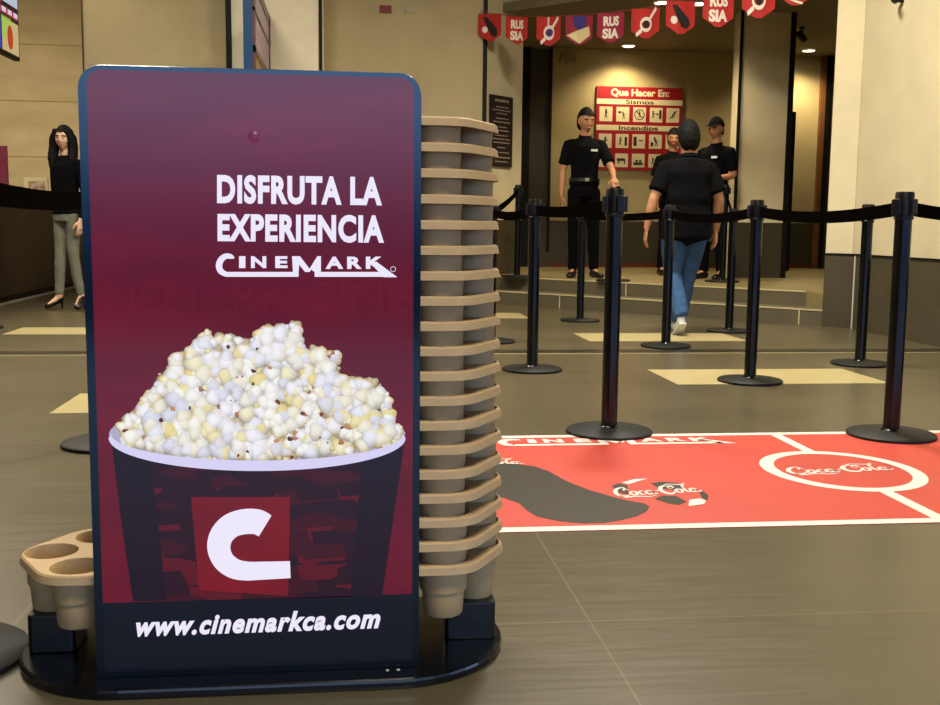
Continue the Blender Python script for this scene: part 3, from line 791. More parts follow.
    obj('sensor', sen, screenmat('dome_painted_haze', (104, 40, 70), 1, rough=.4), K, smooth=True)  # sensor is no lamp; its glow paints in the haze of the glass
    obj('spine', lambda b: box(b, -.09, .09, yf + .024, yf + .13, .02, 1.06), M_sup, K, bevel=.004)
    for xa, xb in ((-.45, -.36), (.355, .458)):
        obj('tray_support', lambda b: prism(b, rrect(xa, xb, -.045, .055, .01), .02, .0955), M_sup, K, bevel=.003)
    for x in (.255, .235): obj('screw', lambda b: lathe(b, [(0, .0215), (.003, .0213), (.004, .02)], x, yf - .012, n=10), M_metalstrip, K)
kiosk()

# ------------------------------------------------------------------ bunting
YF = 13.33
def on_diag(px, py, s=YF):
    d = ray(px, py); t = s / (d.x + d.y); return Vector((d.x * t, d.y * t, CH + d.z * t))
def pennant(px, top, bot, wpx, kind, label, tilt=0):
    a = on_diag(px - wpx / 2, top); c = on_diag(px + wpx / 2, top); m_ = on_diag(px, bot)
    o = (a + c) / 2; w = math.hypot(c.x - a.x, c.y - a.y) / 2; h = o.z - m_.z
    dx, dy = (c.x - a.x) / (2 * w), (c.y - a.y) / (2 * w)
    t = thing('pennant', label, 'pennant', o, math.atan2(dy, dx), group='red football pennants of the bunting')
    sl = (c.z - a.z) / (2 * w) + tilt
    def f(d):
        return lambda x, z: (x * w, -d + .012 * math.cos(3 * x) , z * h + sl * x * w)
    mm = M_flagP if kind in ('R2', 'face') else M_flagR
    def cloth(b):
        xs = [-1, -.6, -.2, .2, .6, 1]
        top_ = [b.verts.new(f(0)(x, 0)) for x in xs]; lo = [b.verts.new(f(0)(x, -.72 if abs(x) == 1 else -1 + .28 * abs(x))) for x in xs]
        for i in range(5): b.faces.new([top_[i], top_[i + 1], lo[i + 1], lo[i]])
    o1 = obj('cloth', cloth, mm, t); so = o1.modifiers.new('thick', 'SOLIDIFY'); so.thickness = .002
    g = f(.006)
    if kind in ('R', 'R2'):
        obj('lettering', lambda b: (put_text(b, 'RUS', -.55, .6, -.42, -.1, g, .05), put_text(b, 'SIA', -.6, .6, -.82, -.49, g, .05)), M_flagW, t)
    if kind == 'ring':
        obj('emblem', lambda b: (put_ring(b, 0, -.5, .42, .24, .11, g, n=24), put_stroke(b, [(-.65, -.85, .13), (-.3, -.68, .13)], g, smooth=False), put_stroke(b, [(.25, -.33, .13), (.75, .0, .13)], g, smooth=False)), M_flagW, t)
        obj('ball_print', lambda b: put_poly(b, disc_pts(0, -.5, .22, .13, 8), g), M_flagK, t)
    if kind == 'ring2':
        obj('emblem', lambda b: (put_ring(b, 0, -.52, .45, .25, .12, g, n=24), put_stroke(b, [(-.65, -.88, .13), (-.3, -.7, .13)], g, smooth=False), put_stroke(b, [(-.1, -.3, .12), (-.1, 0, .12)], g, smooth=False), put_stroke(b, [(.25, -.35, .14), (.8, -.03, .14)], g, smooth=False)), M_flagW, t)
        obj('ball_print', lambda b: put_poly(b, disc_pts(0, -.52, .24, .14, 8), g), M_flagB, t)
    if kind == 'bottle':
        obj('bottle_print', lambda b: put_poly(b, [(-.6, -.12), (-.3, -.1), (.1, -.4), (.55, -.5), (.7, -.68), (.45, -.8), (.05, -.75), (-.25, -.5)], g), M_flagK, t)
        obj('ball_print', lambda b: put_poly(b, disc_pts(-.45, -.55, .22, .12, 10), g), M_flagW, t)
    if kind == 'face':
        obj('figure_print', lambda b: (put_poly(b, [(-.5, 0), (.5, 0), (.45, -.35), (0, -.5), (-.45, -.3)], g),), M_flagB, t)
        obj('cream_print', lambda b: put_poly(b, [(-.9, -.65), (-.3, -.5), (.2, -.45), (.75, -.35), (.85, -.65), (0, -.92)], g), M_flagY, t)
    if kind == 'edge':
        obj('stripe_print', lambda b: put_stroke(b, [(-.9, -.62, .06), (-.3, -.78, .06), (.5, -.88, .06)], g), M_flagW, t)
FL = [(490.5, 14, 42.5, 23, 'bottle', 'leftmost red pennant of the bunting, with a black bottle print'),
      (517.5, 17, 45.5, 22, 'R', 'red pennant reading RUS SIA, second from the left end of the bunting'),
      (549.5, 17, 47, 24, 'ring2', 'red pennant with a white ringed ball and rays, third from the left end'),
      (580, 16, 46, 27, 'face', 'pennant with blue and cream figure print, fourth from the left end'),
      (611.5, 13, 44, 27, 'R2', 'crimson pennant reading RUS SIA above the instruction board'),
      (646.5, 8.5, 40, 28, 'ring', 'red pennant with a white ring and bar, right of the crimson lettered one'),
      (681.5, 1, 35.5, 29, 'bottle', 'red pennant with black bottle print left of the large lettered pennant'),
      (719.5, -9, 28.5, 31, 'R', 'large bright red pennant reading RUS SIA at the top edge'),
      (760, -20, 20, 33, 'ring', 'bright red pennant with a white ring cut by the top edge'),
      (796, -29, 7, 34, 'edge', 'rightmost pennant, only its white-striped tip showing at the top edge')]
for a in FL: pennant(a[0], a[1], a[2], a[3], a[4], a[5], random.uniform(-.04, .04))
def cord(b):
    pts = [on_diag(481, 11, YF + .02)] + [on_diag(a[0], a[1] - .6, YF + .02) for a in FL] + [on_diag(835, -42, YF + .02)]
    tube(b, [tuple(p_) for p_ in pts], .004, 6)
tag(obj('bunting_cord', cord, M_cord), 'thin cord carrying the red football pennants below the ceiling', 'cord')

# ------------------------------------------------------------------ instruction board
def board():
    Yb = YB - .03
    a = atY(597, 86, Yb); c = atY(680, 171, Yb)
    t = thing('instruction_board', 'red and cream emergency instruction board headed Que Hacer En on the back wall', 'sign', (a.x, Yb, c.z))
    W_, H_ = c.x - a.x, a.z - c.z
    f = lambda d: (lambda x, y: (x * W_ / 83, -d, H_ - y * H_ / 85))
    obj('panel', lambda b: box(b, 0, W_, 0, .028, 0, H_), M_signR, t)
    def cream(b):
        g = f(.002)
        put_rect(b, 0, 83, 12.5, 18, g)
    obj('heading_band', cream, M_signW, t)
    obj('heading_band', lambda b: put_rect(b, 0, 83, 39, 44.5, f(.002)), M_signW, t)
    obj('title_lettering', lambda b: put_text(b, 'Que Hacer En:', 13.5, 70, 10.8, 2, f(.003), .035), M_signW, t)
    obj('subtitle_lettering', lambda b: put_text(b, 'Sismos', 28, 55, 17.4, 13, f(.004), .02), M_signK, t)
    obj('subtitle_lettering', lambda b: put_text(b, 'Incendios', 22, 60, 44, 39.5, f(.004), .02), M_signK, t)
    g = f(.004)
    def man(b, x, y, s=1, lean=0, arms=1):
        put_poly(b, disc_pts(x + lean, y - 4.4 * s, 1 * s, 1 * s, 10), g)
        put_stroke(b, [(x + lean, y - 3.3 * s, 1.7 * s), (x, y, 1.5 * s)], g, smooth=False)
        put_stroke(b, [(x, y, .8 * s), (x - 1.2 * s, y + 3.8 * s, .7 * s)], g, smooth=False); put_stroke(b, [(x, y, .8 * s), (x + 1.3 * s, y + 3.8 * s, .7 * s)], g, smooth=False)
        put_stroke(b, [(x + lean, y - 3 * s, .6 * s), (x + 2.3 * s * arms, y - 1 * s, .6 * s)], g, smooth=False)
    X = [3 + k * 16.2 + 6.2 for k in range(5)]
    line = lambda b, *p_: put_stroke(b, list(p_), g, smooth=False)
    rc = lambda b, *a_: put_rect(b, *a_, g)
    dot = lambda b, x, y, r_, q_: put_poly(b, disc_pts(x, y, r_, q_, 8), g)
    draw = [lambda b: man(b, X[0], 28), lambda b: (man(b, X[1] + 1, 29.5, .8, -1), dot(b, X[1] - 3, 26, 1.6, 1.3)),
            lambda b: (put_ring(b, X[2], 28, 5, 5.4, .8, g, n=24), line(b, (X[2] - 3.4, 24.4, .8), (X[2] + 3.4, 31.6, .8)), man(b, X[2], 28, .7)),
            lambda b: (man(b, X[3] - 3, 28, .8), rc(b, X[3] + 3, X[3] + 5, 23, 32), rc(b, X[3] - .5, X[3] + 2.5, 26.5, 27.6)),
            lambda b: (man(b, X[4], 28, .8, 1.6), line(b, (X[4] - 3, 32, .7), (X[4] + 4, 23, .7))),
            lambda b: man(b, X[0], 56, .9), lambda b: (man(b, X[1] - 2, 56, .9, .5), rc(b, X[1] + 2.5, X[1] + 4.8, 51, 60)),
            lambda b: (rc(b, X[2] - 5, X[2] - 2, 50.5, 60), rc(b, X[2], X[2] + 4, 54, 55)), lambda b: (man(b, X[3] + 1, 56, 1, -1.8), rc(b, X[3] - 4.5, X[3] - 2, 56, 60)),
            lambda b: (man(b, X[4] - 2, 56, .8, .6), man(b, X[4] + 2.6, 56, .8, .6)),
            lambda b: man(b, X[0], 76, .9), lambda b: (rc(b, X[1] - 4.5, X[1] + 3, 73, 75.6), rc(b, X[1] - 3.5, X[1] - 2.4, 75, 79), rc(b, X[1] + 2.5, X[1] + 3.6, 74, 79)),
            lambda b: (rc(b, X[2] - 4.5, X[2] + 4.5, 77, 79.4), dot(b, X[2] - 1.5, 75.6, 1.4, 1.3), dot(b, X[2] + 2, 75.6, 1.4, 1.3)),
            lambda b: (man(b, X[3] - 2, 75.5, .8), rc(b, X[3] + 2.6, X[3] + 4.6, 71, 79)), lambda b: man(b, X[4], 75.5, .8)]
    i = 0
    for r, (y0, y1) in enumerate([(20.5, 35.5), (48, 62.5), (68, 82)]):
        for k in range(5):
            x = 3 + k * 16.2
            q = obj('pictogram_tile', lambda b: put_rect(b, x, x + 12.5, y0, y1, f(.002)), M_signW, t)
            obj('pictogram', draw[i], M_signK, q); i += 1
board()
# black notice on the turned wall face
def notice():
    n = Vector((1, -1)).normalized(); d = Vector((1, 1)).normalized()
    def hit(px, py):
        s = (c0[1] - c0[0]) - .03 * math.sqrt(2)    # plane y - x = s
        r = ray(px, py); t = s / (r.y - r.x); return Vector((r.x * t, r.y * t, CH + r.z * t))
    a = hit(490.5, 94); c = hit(512, 167.5); L = math.hypot(c.x - a.x, c.y - a.y); H_ = a.z - c.z
    t = thing('wall_notice', 'narrow black notice with pale lines of writing on the alcove corner wall', 'sign', (a.x, a.y, c.z), R(45))
    obj('panel', lambda b: box(b, 0, L, 0, .015, 0, H_), M_signBk, t)
    g = lambda x, y: (x * L, -.002, H_ - y * H_)
    rn = random.Random(5)
    for k, (y, w, h) in enumerate([(.07, .6, .035), (.16, .5, .016), (.205, .8, .016), (.25, .45, .016), (.32, .5, .018), (.37, .7, .018), (.44, .5, .016), (.49, .6, .016), (.56, .55, .016), (.61, .75, .016), (.66, .7, .016), (.73, .35, .016), (.80, .6, .016), (.87, .7, .02), (.93, .55, .018)]):
        def row(b):
            x = .5 - w / 2
            while x < .5 + w / 2:
                dx = rn.uniform(.02, .05); put_rect(b, x, x + dx, y + h / 2, y - h / 2, g); x += dx + rn.uniform(.012, .025)
        obj('writing_line', row, M_signTx, t)
notice()
# alarm call point and switch on the big wall
for px, m_, lb, nm in [(385.5, mat('dark_red_plastic', (120, 20, 26), rough=.5), 'small dark red alarm plate high on the tan wall', 'alarm_plate'), (411, mat('beige_plastic', (176, 164, 134), rough=.5), 'small beige wall plate right of the red alarm plate', 'wall_plate')]:
    p = atY(px, 9.3, YW); t = thing(nm, lb, 'wall plate', (p.x, YW, p.z))
    obj('plate', lambda b: box(b, -.065, .065, -.012, 0, -.04, .04), m_, t, bevel=.004); obj('button', lambda b: box(b, -.02, .02, -.018, -.012, -.015, .015), m_, t, bevel=.002)
# emergency light on the back wall
p = atY(567, 59, YB); t = thing('emergency_light', 'pale twin-lamp emergency light high on the alcove back wall', 'emergency light', (p.x, YB, p.z))
obj('case', lambda b: box(b, -.1, .1, -.07, 0, -.05, .06), mat('aged_plastic', (150, 136, 100), rough=.6), t, bevel=.006)
for s in (-.1, .1): obj('lamp_head', lambda b: lathe(b, [(0, -.05), (.04, -.05), (.03, -.01), (0, 0)], s, -.09, n=14), mat('lamp_head_plastic', (160, 150, 118), rough=.5), t)
# ceiling spotlights by the hallway
p = atZ(802, 27, CE); t = thing('ceiling_spotlight', 'small black spotlight on the ceiling before the hallway', 'spotlight', (p.x, p.y, CE))
obj('mount', lambda b: lathe(b, [(0, 0), (.03, 0), (.03, -.02), (.012, -.025), (.012, -.07), (0, -.07)], n=14), M_black, t)
obj('head', lambda b: tube(b, [(-.05, -.03, -.08), (.05, .03, -.14)], .038, 14), M_black, t)
p = atX(903, 1, XR); t = thing('wall_spotlight', 'small black fixture at the very top of the right wall', 'spotlight', (XR, p.y, p.z))
obj('bracket', lambda b: box(b, -.06, 0, -.015, .015, -.01, .03), M_black, t); obj('head', lambda b: tube(b, [(-.05, .03, .0), (-.11, -.06, -.01)], .018, 10), M_black, t)

# ------------------------------------------------------------------ poster case projecting from the pale pier
def poster():
    xf = xAt(271.5, YP) ; yn = 9.6
    xs = xf
    t = thing('poster_case', 'tall projecting poster case with blue side and brown frame on the pale pier', 'poster case', (xs, 0, 0))
    wB = .085
    z0, z1 = 1.7, atY(272, 17, YP).z
    obj('case_body', lambda b: box(b, -wB, -.004, yn, YP - .001, z0, z1), M_pBlue, t)
    obj('frame', lambda b: (box(b, -.004, .012, yn, yn + .14, z0, z1), box(b, -.004, .012, YP - .14, YP - .001, z0, z1), box(b, -.004, .012, yn, YP - .001, z1 - .1, z1), box(b, -.004, .012, yn, YP - .001, z0, z0 + .1),
                            box(b, -.004, .012, yn, YP - .001, 2.66, 2.69), box(b, -.004, .012, yn, YP - .001, 2.31, 2.37)), M_pBrown, t)
    pp = mat('printed_poster', (200, 176, 204), rough=.3, noise=(14, .2), c2=(150, 110, 150))
    obj('upper_poster', lambda b: box(b, -.003, .004, yn + .14, YP - .14, 2.69, z1 - .1), pp, t)
    obj('middle_poster', lambda b: box(b, -.003, .004, yn + .14, YP - .14, 2.37, 2.66), pp, t)
    obj('lower_poster', lambda b: box(b, -.003, .004, yn + .14, YP - .14, z0 + .1, 2.31), mat('gold_poster', (170, 128, 50), rough=.4, noise=(6, .3)), t)
poster()

# ------------------------------------------------------------------ counter and what stands on it
XK = -3.4
t = thing('service_counter', 'long dark wooden service counter at the far left behind the woman', 'counter', (XK, 8.6, 0))
obj('front_panel', lambda b: box(b, -.05, 0, 0, 6.6, .08, 1.08), M_wood, t)
obj('body', lambda b: box(b, -.6, -.05, .03, 6.6, .08, 1.08), M_wood, t)
obj('kick_strip', lambda b: box(b, -.55, -.02, .05, 6.6, 0, .08), M_black, t)
obj('floor_trim', lambda b: box(b, -.02, .004, .05, 6.6, 0, .018), M_metalstrip, t)
obj('countertop', lambda b: box(b, -.65, .04, -.03, 6.63, 1.08, 1.125), mat('black_granite', (12, 13, 18), rough=.2), t, bevel=.006)
# small framed picture
p = atX(36, 187, XK - .15)
t = thing('framed_picture', 'small pale framed photograph standing on the counter beside the woman', 'picture frame', (p.x, p.y, 1.125), R(-10))
s = p.length / 1064
obj('frame', lambda b: box(b, -.14, .14, 0, .02, 0, .2), mat('pale_frame', (190, 178, 140), rough=.4), t, bevel=.003)
obj('picture', lambda b: box(b, -.09, .11, -.004, 0, .02, .16), mat('photo_print', (96, 66, 56), rough=.4, noise=(18, .5), c2=(190, 170, 150)), t)
p = atX(15, 187, XK - .15)
t = thing('counter_box', 'low black box on the counter between the standing poster and the framed photo', 'box', (p.x, p.y, 1.125))
obj('body', lambda b: box(b, -.1, .08, -.08, .08, 0, .065), M_black, t, bevel=.01); obj('lid', lambda b: box(b, -.08, .06, -.06, .06, .065, .075), M_head, t, bevel=.004)
p = atX(0, 187, XK - .15)
t = thing('counter_poster', 'purple and pink upright poster on the counter at the left edge', 'poster', (p.x - .06, p.y, 1.125), R(-10))
obj('board', lambda b: box(b, -.22, .15, 0, .02, 0, .47), mat('maroon_card', (110, 40, 66), rough=.4, noise=(5, .2)), t)
obj('print', lambda b: (put_poly(b, [(-.2, .1), (.02, .12), (.07, .3), (.02, .42), (-.2, .42)], lambda a, c: (a, -.002, c)),), mat('pink_print', (216, 150, 166), rough=.4), t)
# hanging menu screen
def menu():
    a = atX(20, 61.5, -3.6)
    t = thing('menu_screen', 'colourful hanging menu screen at the upper left corner', 'screen', (-3.6, a.y, a.z))
    Ln = 2.2; H_ = 1.15
    obj('housing', lambda b: box(b, -.06, 0, -Ln, 0, 0, H_), M_black, t)
    ms = []
    def cm(c): ms.append(screenmat('lit_menu_%d' % len(ms), c, .9)); return len(ms) - 1
    cols = [(20, 16, 26), (150, 30, 60), (180, 190, 210), (30, 50, 190), (120, 170, 40), (190, 170, 120), (180, 50, 30), (110, 60, 160), (210, 200, 220)]
    for c in cols: cm(c)
    def pic(b):
        g = lambda x, z: (.004, x, z)
        put_rect(b, -Ln + .03, -.03, .03, H_ - .03, g, 0)
        g = lambda x, z: (.006, x, z)
        put_rect(b, -.62, -.04, .04, .38, g, 5); put_rect(b, -1.3, -.66, .04, .45, g, 3); put_rect(b, -1.0, -.8, .06, .3, g, 7)
        put_rect(b, -.62, -.3, .18, .4, g, 4); put_rect(b, -1.3, -.04, .42, .5, g, 1)
        for k in range(6): put_rect(b, -.2 - k * .2, -.06 - k * .2, .44, .49, lambda x, z: (.008, x, z), 8)
        put_rect(b, -.55, -.04, .55, .75, g, 2); put_rect(b, -1.2, -.6, .52, 1.1, g, 1)
        for k in range(4): put_rect(b, -1.15 + k * .14, -1.06 + k * .14, .58, .66, lambda x, z: (.008, x, z), 8)
        put_poly(b, disc_pts(-.85, .85, .1, .2, 14), lambda x, z: (.008, x, z), 6)
        put_poly(b, disc_pts(-.35, .2, .1, .13, 14), lambda x, z: (.009, x, z), 6)
    obj('picture', pic, ms, t)
    obj('hanger', lambda b: (tube(b, [(-.03, -.4, H_), (-.03, -.4, 5 - a.z)], .012), tube(b, [(-.03, -Ln + .4, H_), (-.03, -Ln + .4, 5 - a.z)], .012)), M_black, t)
menu()

# ------------------------------------------------------------------ people
def loft(bm, rings, n=14, ref=None):
    """rings: (x, y, z, ra, rb)"""
    C = [Vector(r[:3]) for r in rings]; rows = []
    for i, r in enumerate(rings):
        t = (C[min(i + 1, len(C) - 1)] - C[max(i - 1, 0)]).normalized()
        rf = Vector(ref) if ref else (Vector((0, 1, 0)) if abs(t.y) < .8 else Vector((0, 0, 1)))
        u = rf.cross(t).normalized(); v = t.cross(u).normalized()
        rows.append([bm.verts.new(C[i] + u * r[3] * math.cos(2 * math.pi * k / n) + v * r[4] * math.sin(2 * math.pi * k / n)) for k in range(n)])
    for a, b in zip(rows, rows[1:]):
        for i in range(n): bm.faces.new([a[i], a[(i + 1) % n], b[(i + 1) % n], b[i]])
    for row, c, s in ((rows[0], C[0] - (C[1] - C[0]).normalized() * min(rings[0][3], rings[0][4]) * .5, 1), (rows[-1], C[-1] + (C[-1] - C[-2]).normalized() * min(rings[-1][3], rings[-1][4]) * .5, -1)):
        v = bm.verts.new(c)
        for i in range(n):
            q = [row[(i + 1) % n], row[i], v]; bm.faces.new(q if s > 0 else q[::-1])
def lerp(a, b, t): return tuple(x + (y - x) * t for x, y in zip(a, b))
def limb(bm, pts, n=12):
    """pts: (pos, r) ; bulge between"""
    rings = []
    for (p, r), (q, s) in zip(pts, pts[1:]):
        for k in range(4): t = k / 4; rings.append(lerp(p, q, t) + (r + (s - r) * t,) * 2)
    rings.append(tuple(pts[-1][0]) + (pts[-1][1],) * 2)
    loft(bm, rings, n)
def remesh(bm, voxel, smooth=3, disp=0, dscale=.12, cut=None):
    me = bpy.data.meshes.new('tmp'); bmesh.ops.recalc_face_normals(bm, faces=bm.faces); bm.to_mesh(me); bm.free()
    o = bpy.data.objects.new('tmp', me); COL.objects.link(o)
    m = o.modifiers.new('r', 'REMESH'); m.mode = 'VOXEL'; m.voxel_size = voxel
    m = o.modifiers.new('s', 'SMOOTH'); m.factor = .5; m.iterations = smooth
    if disp:
        tx = bpy.data.textures.new('wrinkle', 'CLOUDS'); tx.noise_scale = dscale
        m = o.modifiers.new('d', 'DISPLACE'); m.texture = tx; m.strength = disp; m.mid_level = .5
    dg = bpy.context.evaluated_depsgraph_get(); dg.update()
    out = bpy.data.meshes.new_from_object(o.evaluated_get(dg)); bpy.data.objects.remove(o)
    for p_ in out.polygons: p_.use_smooth = True
    return out
def addmesh(name, me, m, parent):
    me.materials.clear(); me.materials.append(m); me.name = name
    o = bpy.data.objects.new(name, me); COL.objects.link(o); o.parent = parent; return o
def hand(bm, w, d, n, side, curl=.5, s=1):
    """w wrist, d direction, n palm normal (towards palm side), side = thumb side vector"""
    d = Vector(d).normalized(); n = Vector(n); n = (n - d * n.dot(d)).normalized(); side = Vector(side); side = (side - d * side.dot(d) - n * side.dot(n)).normalized(); w = Vector(w)
    rg = []
    for t, a in ((-.015, .026), (.02, .032), (.055, .041), (.09, .04)):
        c = w + d * t * s; rg.append(tuple(c) + (a * s, .014 * s))
    # u axis must follow the side vector
    loft(bm, rg, 12, ref=n)
    for k, (o, L, r) in enumerate([(.030, .068, .0088), (.010, .078, .0092), (-.011, .072, .0088), (-.031, .056, .0078)]):
        p = w + d * .082 * s + side * o * s; dr = Vector(d); pts = [(tuple(p - d * .02 * s), r * s)]
        for j in range(3):
            a = curl * (.35 + .45 * j); q = (d * math.cos(a) + n * math.sin(a) + side * (o * .8)).normalized()
            p = p + q * L * s * (.42, .33, .25)[j]; pts.append((tuple(p), r * s * (.95, .88, .75)[j]))
        limb(bm, pts, 8)
    p = w + d * .02 * s + side * .022 * s; q1 = (d * .6 + side * .75 + n * .25).normalized(); q2 = (d * .85 + side * .3 + n * .4).normalized()
    limb(bm, [(tuple(p), .013 * s), (tuple(p + q1 * .035 * s), .0115 * s), (tuple(p + q1 * .035 * s + q2 * .03 * s), .01 * s), (tuple(p + q1 * .035 * s + q2 * .055 * s), .008 * s)], 8)
def head_mesh(bm, c, Rm, s=1, female=False):
    seg, rg = 28, 22; vs = []
    def sh(v):
        x, y, z = v      # unit sphere; face towards -y
        X, Y, Z = x * .077, y * .094, z * .112
        if z < -.1:      # jaw
            k = (-.1 - z) / .9; X *= 1 - .38 * k; Y = Y * (1 - .25 * k) - .012 * k
        if y > 0 and z < -.2: Y *= .75
        f = max(0, -y)
        # nose, brow, sockets, lips, chin
        def g(cx, cz, sx, sz): return math.exp(-((X - cx) / sx) ** 2 - ((Z - cz) / sz) ** 2) * (f > .3)
        Y -= .020 * g(0, -.028, .010, .014) + .012 * g(0, -.008, .008, .022)
        Y += .009 * (g(.03, .004, .015, .012) + g(-.03, .004, .015, .012))
        Y -= .005 * (g(.028, .026, .02, .009) + g(-.028, .026, .02, .009))
        Y -= .007 * g(0, -.058, .02, .010); Y -= .006 * g(0, -.092, .018, .014)
        Y -= .003 * (g(.04, -.03, .018, .02) + g(-.04, -.03, .018, .02))
        return Vector(c) + Rm @ (Vector((X, Y, Z)) * s)
    top = bm.verts.new(sh((0, 0, 1))); bot = bm.verts.new(sh((0, 0, -1)))
    for i in range(1, rg):
        a = math.pi * i / rg
        vs.append([bm.verts.new(sh((math.sin(a) * math.cos(2 * math.pi * k / seg), math.sin(a) * math.sin(2 * math.pi * k / seg), math.cos(a)))) for k in range(seg)])
    for k in range(seg):
        bm.faces.new([top, vs[0][k], vs[0][(k + 1) % seg]]); bm.faces.new([bot, vs[-1][(k + 1) % seg], vs[-1][k]])
        for a, b in zip(vs, vs[1:]): bm.faces.new([a[k], b[k], b[(k + 1) % seg], a[(k + 1) % seg]])
    for sx in (-1, 1):   # ears
        e = [Vector(c) + Rm @ (Vector((sx * .073, .008, .022 - .05 * k)) * s) for k in (0, .5, 1)]
        loft(bm, [tuple(e[0]) + (.008 * s, .012 * s), tuple(e[1]) + (.011 * s, .017 * s), tuple(e[2]) + (.007 * s, .009 * s)], 8)
def hair_shell(bm, c, Rm, s, line, fac=1.07, back=-.55, y0_=-.15, vol=0):
    seg, rg = 36, 26; grid = []
    for i in range(rg + 1):
        a = math.pi * i / rg * .88
        row = []
        for k in range(seg):
            b_ = 2 * math.pi * k / seg; x, y, z = math.sin(a) * math.cos(b_), math.sin(a) * math.sin(b_), math.cos(a)
            lim = line + .05 * math.sin(5 * b_) + (back - line) * min(1, max(0, (y - y0_) / .6))
            zz = max(z, lim); q = 1 + .012 * math.sin(9 * b_ + 3 * z)
            X, Y, Z = x * .077 * fac * q, y * .094 * fac * q + .006, zz * .112 * fac + vol * max(0, z)
            if z < lim: X *= .985; Y *= .985
            row.append(bm.verts.new(Vector(c) + Rm @ (Vector((X, Y, Z)) * s)))
        grid.append(row)
    for a, b in zip(grid, grid[1:]):
        for k in range(seg):
            try: bm.faces.new([a[k], a[(k + 1) % seg], b[(k + 1) % seg], b[k]])
            except ValueError: pass
    v = bm.verts.new(sum((q.co for q in grid[-1]), Vector()) / seg)
    for k in range(seg): bm.faces.new([grid[-1][(k + 1) % seg], grid[-1][k], v])
    bmesh.ops.remove_doubles(bm, verts=bm.verts, dist=.0004)

